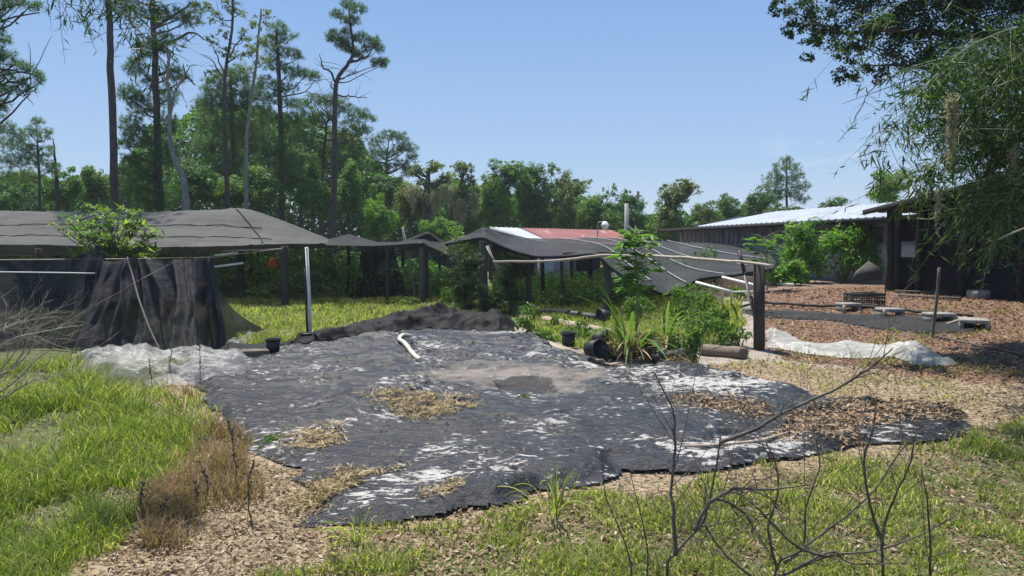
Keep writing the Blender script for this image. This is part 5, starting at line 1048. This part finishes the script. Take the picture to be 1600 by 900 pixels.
def dead_shrub(name, label, base, mains, d, r0, mat, g, twigs=30, tl=.35, cat='dead shrub', dj=.25):
    """branching bare shrub; mains are pixel paths"""
    c = G(*base) if base[1] > 440 else base; t = thing(name, label, cat, c); 
    for pts in mains:
        m = MB(); k = 6 + 4 * len(pts); z0_ = g.normal(0, dj); z1_ = g.normal(0, dj)
        Q = [W(a, b, d + z0_ + (z1_ - z0_) * i / max(1, len(pts) - 1)) for i, (a, b) in enumerate(pts)]; P = wob(Q, k, r0 * .25); rr = np.linspace(r0, r0 * .28, k); m.tube(P, rr, 7, wob=.15)
        for _ in range(twigs):
            i = g.integers(2, k); p = P[i]; T = P[i] - P[i - 1]; T /= np.linalg.norm(T); e = p + (T * .8 + g.normal(size=3) * .75 + np.array([0, 0, .25])) * tl * g.uniform(.3, 1.2)
            q = wob([p, (p + e) / 2 + g.normal(0, tl * .08, 3), e], 7, tl * .02); m.tube(q, np.linspace(min(rr[i] * .5, r0 * .3), r0 * .09, 7), 5, cap=False)
            for _ in range(2):
                j = g.integers(2, 7); e2 = q[j] + (e - p) * g.uniform(.2, .5) + g.normal(size=3) * tl * .25; m.tube([q[j], (q[j] + e2) / 2 + g.normal(0, tl * .03, 3), e2], [r0 * .14, r0 * .11, r0 * .07], 4, cap=False)
        m.build('branch', M[mat], t)
    return t
g = np.random.default_rng(21)
c = Vector((X(1140, 3.3), 3.3, 0))
c1 = Vector((X(1062, 3.2), 3.2, hz(X(1062, 3.2), 3.2)))
dead_shrub('bare_shrub', 'dark leafless shrub with one long curved branch, at the bottom right of centre', c1, [
    [(1040, 1120), (1042, 900), (1055, 865), (1095, 820), (1110, 780), (1125, 690), (1124, 682)], [(1124, 692), (1180, 670), (1235, 640), (1300, 610), (1360, 575), (1395, 545)],
    [(1055, 868), (1052, 800), (1048, 765), (1055, 700), (1050, 640), (1020, 580)], [(1108, 785), (1145, 765), (1200, 765), (1260, 758)], [(1085, 830), (1115, 780), (1160, 800), (1180, 830)]], 3.2, .0095, 'twig', g, twigs=14, tl=.16, dj=.05)
c2 = Vector((X(1205, 3.6), 3.6, hz(X(1205, 3.6), 3.6)))
dead_shrub('bare_shrub', 'tangle of bare dark twigs fanning up in the bottom right corner', c2, [
    [(1205, 1080), (1210, 900), (1250, 860), (1330, 800), (1370, 760), (1420, 690), (1475, 650)], [(1210, 905), (1290, 870), (1370, 860), (1450, 830), (1500, 800)], [(1215, 890), (1200, 830), (1215, 770), (1210, 720), (1195, 690)],
    [(1225, 880), (1255, 850), (1260, 790), (1280, 730), (1275, 690)], [(1380, 850), (1360, 790), (1350, 720), (1365, 670), (1370, 630)], [(1240, 890), (1300, 862), (1330, 880), (1420, 880)], [(1380, 900), (1380, 830), (1400, 770), (1420, 730), (1430, 680)], [(1290, 870), (1240, 850), (1180, 790), (1150, 770)], [(1210, 920), (1160, 890), (1120, 850), (1100, 820)], [(1440, 1000), (1452, 900), (1450, 800), (1440, 730)]], 3.6, .0082, 'twig', g, twigs=18, tl=.2, dj=.16)
c3 = Vector((X(1010, 4.2), 4.2, hz(X(1010, 4.2), 4.2)))
dead_shrub('bare_shrub', 'sparse thin upright twigs left of the long curved branch', c3, [[(990, 1000), (985, 880), (965, 820), (945, 770), (940, 700)], [(1000, 1000), (1012, 880), (1000, 800), (985, 740)], [(1020, 1000), (1030, 900), (1022, 860)]], 4.2, .0065, 'twig', g, twigs=9, tl=.15, dj=.1)
c4 = Vector((X(1206, 9), 9, hz(X(1206, 9), 9)))
g4 = np.random.default_rng(2)
# bleached dead bush at the left
cL = G(-30, 640); dL = cL.y
dead_shrub('dead_bush', 'bleached bare bush arching in from the left edge before the dark net', cL, [
    [(-60, 640), (-20, 560), (20, 530), (60, 520), (100, 512), (130, 508)], [(-50, 640), (0, 590), (30, 560), (45, 530), (60, 500), (90, 495)], [(-60, 650), (-10, 620), (30, 590), (60, 560), (90, 540)], [(-50, 640), (-30, 560), (0, 520), (10, 500), (30, 492)], [(-70, 640), (-30, 600), (20, 575), (50, 545), (55, 525)], [(-60, 650), (0, 625), (40, 600), (70, 590), (100, 585)], [(-60, 650), (-20, 600), (20, 555), (40, 520), (75, 505)], [(-70, 600), (-30, 540), (10, 512), (40, 500)]], dL, .016, 'twig_pale', g, twigs=13, tl=.36, dj=.35)
# dry seed stalks
def stalks(label, pts, h, name='dry_stalk', grp='dark dry stalks at the edge of the cloth'):
    for i, (a, b, hpx, lab) in enumerate(pts):
        c = G(a, b); hh = hpx * c.y / F; m = MB(); P = wob([c, c + Vector((random.uniform(-.03, .05), 0, hh * .5)), c + Vector((random.uniform(-.06, .1), 0, hh))], 9, .006, i); m.tube(P, np.linspace(.007, .004, 9), 5)
        gg = np.random.default_rng(i); k = 40; t = gg.uniform(.35, 1, k); Q = np.stack([np.interp(t, np.linspace(0, 1, 9), P[:, j]) for j in range(3)], 1) + gg.normal(0, .012, (k, 3)); m.leaves(Q, gg.normal(size=(k, 3)), .035, .016, np.array([0, 0, 1.]) + gg.normal(0, .4, (k, 3)), gg)
        solo(name, m, M['twig'], lab, 'dry stalk', c, grp)
stalks('', [(369, 760, 95, 'tallest dark dry stalk near the tip of the litter'), (321, 785, 68, 'dark dry stalk left of the tallest one'), (306, 800, 45, 'short dark dry stalk, second from the left'), (393, 815, 100, 'thin leaning dry stalk furthest to the right'), (225, 812, 60, 'dark dry stalk standing at the green grass edge'), (365, 700, 45, 'dark dry stalk close to the cloth edge, upper one'), (252, 815, 40, 'faint short dry stalk between the grass and the litter'), (238, 605, 45, 'dry stalk in front of the clear plastic heap'), (262, 600, 55, 'taller dry stalk in front of the clear plastic heap'), (312, 600, 66, 'leaning thin stalk right of the plastic heap top')], .3)
# tufts on the cloth
def tuft(px, py, w, h, label, mat='weed', L=.06, cat='weed'):
    bush('weed_tuft', label, px, py, w, h, mat, L, k=3, n=8, wr=.35, cat=cat, group='weed tufts on the cloth', sub=5)
tuft(430, 700, 60, 20, 'flat green weed tuft near the left edge of the cloth'); tuft(817, 630, 34, 13, 'low green tuft in the dark wet patch'); tuft(908, 603, 30, 14, 'small tuft on the pale dusty strip below the fallen pot', L=.05)
cane(868, 805, 'tall spiky grass clump at the front edge of the cloth', 46, .62, g, wd=.012, mat='grass', name='grass_clump', dry=0)
cane(560, 800 + 45, 'low spiky grass clump at the front left tip of the cloth', 40, .3, g, wd=.01, mat='grass', name='grass_clump', dry=0)
# ------------------------------------------------------------------ grass blades, litter
def blades(m, P, Hh, Wd, g, lean=.35, bend=.5):
    k = len(P); an = g.uniform(0, 2 * math.pi, k); D = np.stack([np.cos(an), np.sin(an), 0 * an], 1); fa = g.uniform(0, 2 * math.pi, k); S = np.stack([np.cos(fa), np.sin(fa), 0 * fa], 1) * (Wd / 2)[:, None]
    up = np.array([0, 0, 1.]); l1 = (lean * g.uniform(.2, 1, k) * Hh)[:, None]
    p0 = P; p1 = P + up * (Hh * .55)[:, None] + D * l1 * .4; p2 = P + up * (Hh * g.uniform(.75, 1, k))[:, None] + D * l1 * (1 + bend)
    V = np.stack([p0 - S, p0 + S, p1 + S * .8, p1 - S * .8, p2], 1).reshape(-1, 3); i = np.arange(k) * 5
    m.add(V, q=np.stack([i, i + 1, i + 2, i + 3], 1), t=np.stack([i + 3, i + 2, i + 4], 1))
def scatter(n, d0, d1, px0, px1, g, pw=1.0):
    u = g.random(n); d = d0 * (d1 / d0) ** (u ** pw); px = g.uniform(px0, px1, n); x = (px - 800) / F * d; return x, d
def keep_mask(x, y, poly, warp=.35, s=.15, thr=.5): return soft(x, y, poly, s, 5, warp) > thr
g = np.random.default_rng(31)
m = MB(); x, y = scatter(150000, 4.2, 14, -500, 520, g); k = soft(x, y, GRASS1, .25, 5, .35) * (1.25 - .9 * soft(x, y, DRYG, .2, 4)) > g.random(len(x)) * .9 + .1; x, y = x[k], y[k]
dens = fbm(x * 1.6, y * 1.6, 3, 13); k = g.random(len(x)) < np.clip((dens - .32) * 3.2, .06, 1); x, y, dens = x[k], y[k], dens[k]
hh = (.06 + .30 * dens ** 1.3) * g.uniform(.35, 1.3, len(x)) * np.where(y > 7, 1.1, .8); blades(m, np.stack([x, y, ter(x, y)], 1), hh, .004 + .0009 * y, g, .8)
tag(m.build('tall_grass', M['grass']), 'tall bright green grass filling the left foreground', 'grass', kind='stuff'); n1 = len(x)
m = MB(); x, y = scatter(150000, 4.0, 12, -300, 1900, g); k = (soft(x, y, GRASS2, .25, 5, .35) > .4) | ((y < 5.7) & (x < .5) & (fbm(x * 1.5, y * 1.5, 3, 66) > .47)); x, y = x[k], y[k]
dens = fbm(x * 2.3, y * 2.3, 4, 23); k = g.random(len(x)) < np.clip((dens - .34) * 3.6, .05, .9); k &= ~pip(x, y, TARP) | (g.random(len(x)) < .1); x, y, dens = x[k], y[k], dens[k]
hh = (.02 + .13 * dens) * g.uniform(.5, 1.3, len(x)); blades(m, np.stack([x, y, ter(x, y)], 1), hh, .006 + .0011 * y, g, .8)
tag(m.build('short_grass', M['lawn']), 'patchy short grass across the bottom of the yard', 'grass', kind='stuff')
m = MB(); x, y = scatter(110000, 15, 40, 180, 1240, g); k = soft(x, y, LAWN, .3, 4) > .4; k |= (y > 23) & (x < 5.5) & (y < 40); x, y = x[k], y[k]; k = ~pip(x, y, TARP); x, y = x[k], y[k]; dens = fbm(x * 1.1, y * 1.1, 3, 29); k = g.random(len(x)) < np.clip((dens - .22) * 3.2, .05, 1); x, y, dens = x[k], y[k], dens[k]
hh = (.05 + .22 * dens) * g.uniform(.5, 1.3, len(x)) * np.where(x > 1, 1.3, 1.); blades(m, np.stack([x, y, ter(x, y)], 1), hh, .0012 * y + .004, g, .9)
tag(m.build('back_lawn', M['lawn']), 'sunny green grass between the cloth and the shade houses', 'grass', kind='stuff')
m = MB(); x, y = scatter(60000, 5.2, 13.5, 130, 520, g); k = soft(x, y, DRYG, .2, 5, .3) > .45; x, y = x[k], y[k]; dens = fbm(x * 2, y * 2, 3, 53); k = g.random(len(x)) < np.clip((dens - .38) * 1.6, .03, .55); x, y, dens = x[k], y[k], dens[k]
hh = (.03 + .24 * dens) * g.uniform(.5, 1.3, len(x)); blades(m, np.stack([x, y, ter(x, y)], 1), hh, .005 + .0008 * y, g, .8)
tag(m.build('dry_grass', M['grass_dry']), 'reddish brown dry grass along the left edge of the cloth', 'dry grass', kind='stuff')
m = MB(); x, y = scatter(9000, 8, 17, 1100, 1900, g); k = (soft(x, y, REDM, .2, 4) > .4) | (soft(x, y, TANR, .2, 4) > .4); x, y = x[k], y[k]; dens = fbm(x * 1.3, y * 1.3, 3, 83); k = dens > .56; x, y, dens = x[k], y[k], dens[k]
blades(m, np.stack([x, y, ter(x, y)], 1), .05 + .08 * g.random(len(x)), .004 + .001 * y, g, .9); tag(m.build('sparse_grass', M['lawn']), 'thin green sprigs in the mulch at the right', 'grass', kind='stuff')
def flakes(n, d0, d1, p0, p1, polys, L, mat, name, label, thr=.4, asp=.4, zf=ter, g=g, extra=None, lift=.012, tilt=.5, patchy=None):
    m = MB(); x, y = scatter(n, d0, d1, p0, p1, g); k = np.zeros(len(x), bool)
    for p in polys: k |= soft(x, y, p, .15, 5, .35) > g.uniform(.15, .8, len(x)) * 1.0
    if extra is not None: k |= extra(x, y)
    if patchy: k &= fbm(x * patchy, y * patchy, 3, 91) > thr
    x, y = x[k], y[k]; z = zf(x, y) + lift * g.random(len(x)) + .006; N = g.normal(0, tilt, (len(x), 3)) + np.array([0, 0, 1.]); A = g.normal(size=(len(x), 3)) * np.array([1, 1, .15]); ln = L * np.clip(g.lognormal(-.15, .45, len(x)), .3, 1.7) * (.75 + y * .035)
    m.leaves(np.stack([x, y, z], 1), N, ln, ln * asp, A, g); return tag(m.build(name, M[mat]), label, 'litter', kind='stuff')
flakes(60000, 4, 13.5, 150, 1900, [TANM, TANR, DRYG, GRASS2], .05, 'litter', 'leaf_litter', 'tan dry leaf litter around the front edges of the cloth', asp=.3, lift=.03)
flakes(30000, 4, 15, -300, 1900, [[(-9, 3), (9, 3), (9, 16), (-9, 16)]], .05, 'litter', 'soil_litter', 'scattered tan leaf bits on the bare soil around the yard', asp=.3, lift=.02, patchy=1.5, thr=.40)
flakes(42000, 9.5, 22, 1050, 1950, [REDM, STRIP], .05, 'litter_red', 'mulch', 'reddish brown leaf mulch covering the rise at the right', lift=.03)
ST = [gp([(575, 632), (640, 626), (735, 638), (728, 654), (650, 665), (600, 650)]), gp([(478, 690), (535, 688), (545, 700), (500, 710), (475, 705)]), gp([(660, 775), (710, 768), (720, 780), (690, 796), (665, 790)]), gp([(1060, 625), (1130, 628), (1190, 650), (1150, 664), (1080, 640)]), gp([(1190, 660), (1330, 645), (1400, 660), (1340, 690), (1250, 690)]), gp([(1200, 675), (1260, 680), (1240, 700), (1170, 692)]), gp([(1290, 640), (1420, 632), (1500, 645), (1450, 668), (1330, 660)]), gp([(460, 765), (560, 735), (600, 735), (530, 775), (470, 800)])]
flakes(50000, 5.6, 14, 430, 780, ST[:3] + ST[7:], .085, 'straw', 'straw', 'straw and dry litter lying in patches on the black cloth', asp=.12, zf=tarpz, lift=.035)
flakes(38000, 7.5, 14, 1000, 1560, ST[3:7], .055, 'litter', 'cloth_litter', 'dry leaf litter spilled over the right half of the cloth', asp=.35, zf=tarpz, lift=.02)
flakes(9000, 5.6, 16, 300, 1500, [TARP], .03, 'litter', 'loose_litter', 'scattered single dry leaves on the black cloth', asp=.35, zf=tarpz, lift=.01, patchy=1.2, thr=.55)
# ------------------------------------------------------------------ overhanging oak and bamboo at the right
g = np.random.default_rng(61)
od = 14.5
ob = [(1222, 8, 16, 14), (1250, 20, 22, 18), (1283, 30, 24, 20), (1240, 45, 15, 10), (1270, 62, 16, 10), (1262, 88, 10, 6), (1300, 60, 20, 16), (1325, 85, 20, 14), (1318, 118, 14, 12), (1345, 110, 16, 14), (1375, 120, 14, 12), (1345, 50, 24, 24), (1385, 60, 28, 30), (1420, 35, 30, 30), (1330, 10, 30, 16), (1400, 5, 40, 18), (1430, 90, 26, 22), (1470, 55, 32, 36), (1520, 30, 36, 36), (1490, 110, 30, 24), (1560, 80, 36, 36), (1540, 140, 30, 28), (1590, 150, 30, 36), (1455, 140, 20, 16), (1500, 175, 26, 18), (1570, 210, 34, 26), (1530, 200, 28, 22), (1600, 250, 30, 24), (1545, 240, 24, 18), (1610, 40, 40, 50), (1470, 0, 50, 20), (1560, -10, 60, 30), (1350, -40, 60, 30), (1450, -60, 70, 40), (1600, -80, 90, 60), (1660, 120, 50, 60), (1680, 0, 60, 70), (1330, -120, 60, 40), (1420, -170, 80, 50), (1540, -160, 80, 60), (1380, -280, 80, 60), (1500, -300, 90, 70), (1650, -220, 90, 80), (1620, -360, 90, 70), (1450, -420, 90, 60), (1760, -60, 80, 80), (1800, 80, 80, 80), (1340, -400, 70, 60)]  # clumps high above the frame are added to shade the bamboo and ground
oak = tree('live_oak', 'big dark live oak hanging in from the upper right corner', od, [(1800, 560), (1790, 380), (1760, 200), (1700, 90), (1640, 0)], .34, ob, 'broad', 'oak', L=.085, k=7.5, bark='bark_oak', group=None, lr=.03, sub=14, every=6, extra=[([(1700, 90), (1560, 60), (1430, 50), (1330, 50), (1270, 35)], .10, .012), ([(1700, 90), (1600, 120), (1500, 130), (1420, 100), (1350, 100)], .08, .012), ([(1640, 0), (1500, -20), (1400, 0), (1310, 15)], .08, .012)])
# bamboo
cb = Vector((8.2, 9.6, hz(8.2, 9.6))); bam = thing('bamboo_clump', 'bamboo drooping over the dark shed from beyond the right edge', 'bamboo', cb)
def culm(p, r=.018, parent=bam):
    m = MB(); P = crom(np.array([tuple(v) for v in p]), 30); m.tube(P, np.linspace(r, r * .25, 30), 7); m.build('culm', M['stem'], parent); return P
CUL = [culm([cb, cb + Vector((.0, .2, 3.2)), W(1640, 60, 9.4), W(1540, 60, 9.2), W(1450, 130, 9.0), W(1385, 215, 8.8)]),
       culm([cb + Vector((.2, .1, 0)), cb + Vector((.3, .3, 3.0)), W(1680, 40, 9.8), W(1600, 80, 10), W(1530, 160, 9.8), W(1480, 240, 9.6), W(1440, 275, 9.5)]),
       culm([cb + Vector((.1, .4, 0)), cb + Vector((.1, .6, 2.6)), W(1660, 100, 10.6), W(1610, 160, 10.6), W(1560, 240, 10.4), W(1520, 330, 10.2)]),
       culm([cb + Vector((.3, .6, 0)), cb + Vector((.2, .8, 2.2)), W(1670, 160, 11), W(1620, 230, 11), W(1580, 300, 10.8), W(1560, 380, 10.7)]),
       culm([cb + Vector((-.1, 0, 0)), cb + Vector((-.1, 0, 3.6)), W(1640, -60, 9), W(1500, -60, 8.8), W(1400, 10, 8.6), W(1350, 40, 8.5)]),
       culm([cb + Vector((.4, .2, 0)), cb + Vector((.2, .1, 2.6)), W(1690, 200, 10), W(1640, 240, 9.8), W(1600, 280, 9.7), W(1570, 320, 9.6)])]
def sprays(m, ms, P, n, g, L=.19, i0=8, rr=.45, wr=.125, per=9, down=.7):
    for _ in range(n):
        i = g.integers(i0, len(P)); p = P[i]; T = P[i] - P[i - 1]; T /= np.linalg.norm(T); e = p + (T * .5 + g.normal(size=3) * .6 + np.array([0, 0, -.35])) * rr * g.uniform(.3, 1.2)
        q = wob([p, (p + e) / 2 + np.array([0, 0, .04]), e], 7, .01); ms.tube(q, np.linspace(.004, .0015, 7), 4, cap=False); dv = (e - p); dv /= np.linalg.norm(dv)
        t = g.uniform(.25, 1.02, per); C = p + (e - p) * t[:, None] + g.normal(0, .01, (per, 3)); A = dv * .7 + g.normal(size=(per, 3)) * .5 + np.array([0, 0, -down * .6]); A /= np.linalg.norm(A, axis=1)[:, None]; ln = L * g.uniform(.6, 1.15, per)
        m.leaves(C + A * ln[:, None] * .5, g.normal(size=(per, 3)) + np.array([0, 0, .8]), ln, ln * wr, A, g)
m = MB(); ms = MB()
for i, P in enumerate(CUL): sprays(m, ms, P, [90, 130, 150, 80, 26, 80][i], g, L=.20, rr=.62, i0=11, per=10)
extra_c = [(1490, 130, 10.5, .8), (1530, 180, 10.5, .9), (1580, 130, 10.5, 1.0), (1560, 230, 10.6, .9), (1600, 200, 10.5, 1.0), (1500, 215, 10.5, .6), (1470, 175, 10.2, .5), (1540, 300, 11.5, .8), (1580, 340, 11.2, .9), (1600, 270, 11, .9)]
for (a, b_, dd, sz) in extra_c:
    cc = np.array(W(a, b_, dd)); n = 650; q = g.normal(size=(n, 3)) * np.array([.5, .5, .38]) * sz; A = g.normal(size=(n, 3)) * .7 + np.array([-.2, -.1, -.6]); ln = .2 * g.uniform(.6, 1.1, n); m.leaves(cc + q, g.normal(size=(n, 3)) + np.array([0, 0, .6]), ln, ln * .12, A, g)
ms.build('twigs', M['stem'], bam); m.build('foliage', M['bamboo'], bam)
# bamboo spray hanging in at the top left
cb2 = Vector((-7.8, 8.5, hz(-7.8, 8.5))); bam2 = thing('bamboo_clump', 'bamboo sprays hanging in at the top left corner in front of the pine trunk', 'bamboo', cb2)
C2 = [culm([cb2, cb2 + Vector((0, -.2, 3.2)), W(20, -220, 7.6), W(110, -60, 7.4), W(165, 0, 7.3), W(215, 45, 7.2), W(240, 75, 7.2)], .016, bam2), culm([cb2 + Vector((.1, .2, 0)), cb2 + Vector((0, 0, 3.3)), W(60, -200, 7.8), W(150, -50, 7.7), W(200, -5, 7.6), W(250, 15, 7.6)], .014, bam2), culm([cb2 + Vector((-.1, .2, 0)), cb2 + Vector((0, .2, 3.1)), W(-40, -180, 8), W(40, -60, 8), W(100, 0, 8), W(125, 20, 8)], .014, bam2)]
m = MB(); ms = MB()
for P, n in zip(C2, (75, 45, 24)): sprays(m, ms, P, n, g, L=.13, rr=.3, i0=15, per=7)
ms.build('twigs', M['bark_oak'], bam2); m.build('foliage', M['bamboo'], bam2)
# moss
for (px, py, w, h, n_, d_, lab) in ((1488, 145, 8, 115, 46, 9.3, 'long tan clump of hanging moss in front of the oak'), (1466, 290, 3, 75, 14, 9.3, 'short thin strand of moss hanging before the dark shed'), (1530, 60, 14, 50, 26, 12, 'grey moss tangle high in the oak, right of the long clump'), (1585, 225, 6, 80, 18, 10, 'thin grey moss hanging near the right edge above the shed roof')):
    m = MB(); g2 = np.random.default_rng(int(px)); strands(m, px, py, w, h, d_, n_, g2, L=.09, jit=.018); solo('hanging_moss', m, M['moss'], lab, 'moss', W(px, py, d_), 'hanging moss')
m = MB(); m.tube(wob([W(1372, 128, 9), W(1350, 155, 8.9), W(1330, 195, 8.8), W(1308, 222, 8.8)], 14, .012, 4), np.linspace(.008, .003, 14), 5)
for _ in range(9):
    t = g.uniform(.2, 1); p = np.array(W(1372 - 62 * t, 128 + 94 * t, 9 - .2 * t)); e = p + g.normal(size=3) * .12 + np.array([0, 0, -.05]); m.tube([p, e], [.003, .0015], 4)
solo('hanging_twig', m, M['twig'], 'bare twig dangling alone in the sky left of the bamboo', 'twig', W(1340, 180, 9))
m = MB(); p0_ = W(1560, 374, 8.8); p1_ = W(1612, 352, 8.6); m.tube(wob([p0_, (p0_ + p1_) / 2, p1_], 6, .006, 1), .012, 6); solo('bare_stick', m, M['twig_pale'], 'pale straight stick in front of the dark shed at the right edge', 'stick', p0_)

# ------------------------------------------------------------------ air
m = MB(); m.box((0, 600, 13), (1830, 1830, 29)); 
hm = bpy.data.materials.new('haze_air'); hm.use_nodes = True; hn = hm.node_tree; hn.nodes.clear(); ho = hn.nodes.new('ShaderNodeOutputMaterial'); hv = hn.nodes.new('ShaderNodeVolumePrincipled')
hv.inputs['Color'].default_value = (.86, .92, 1, 1); hv.inputs['Density'].default_value = .0005; hn.links.new(hv.outputs[0], ho.inputs['Volume'])
tag(m.build('haze', hm), 'thin summer haze over the yard and the wood', 'haze', kind='stuff')
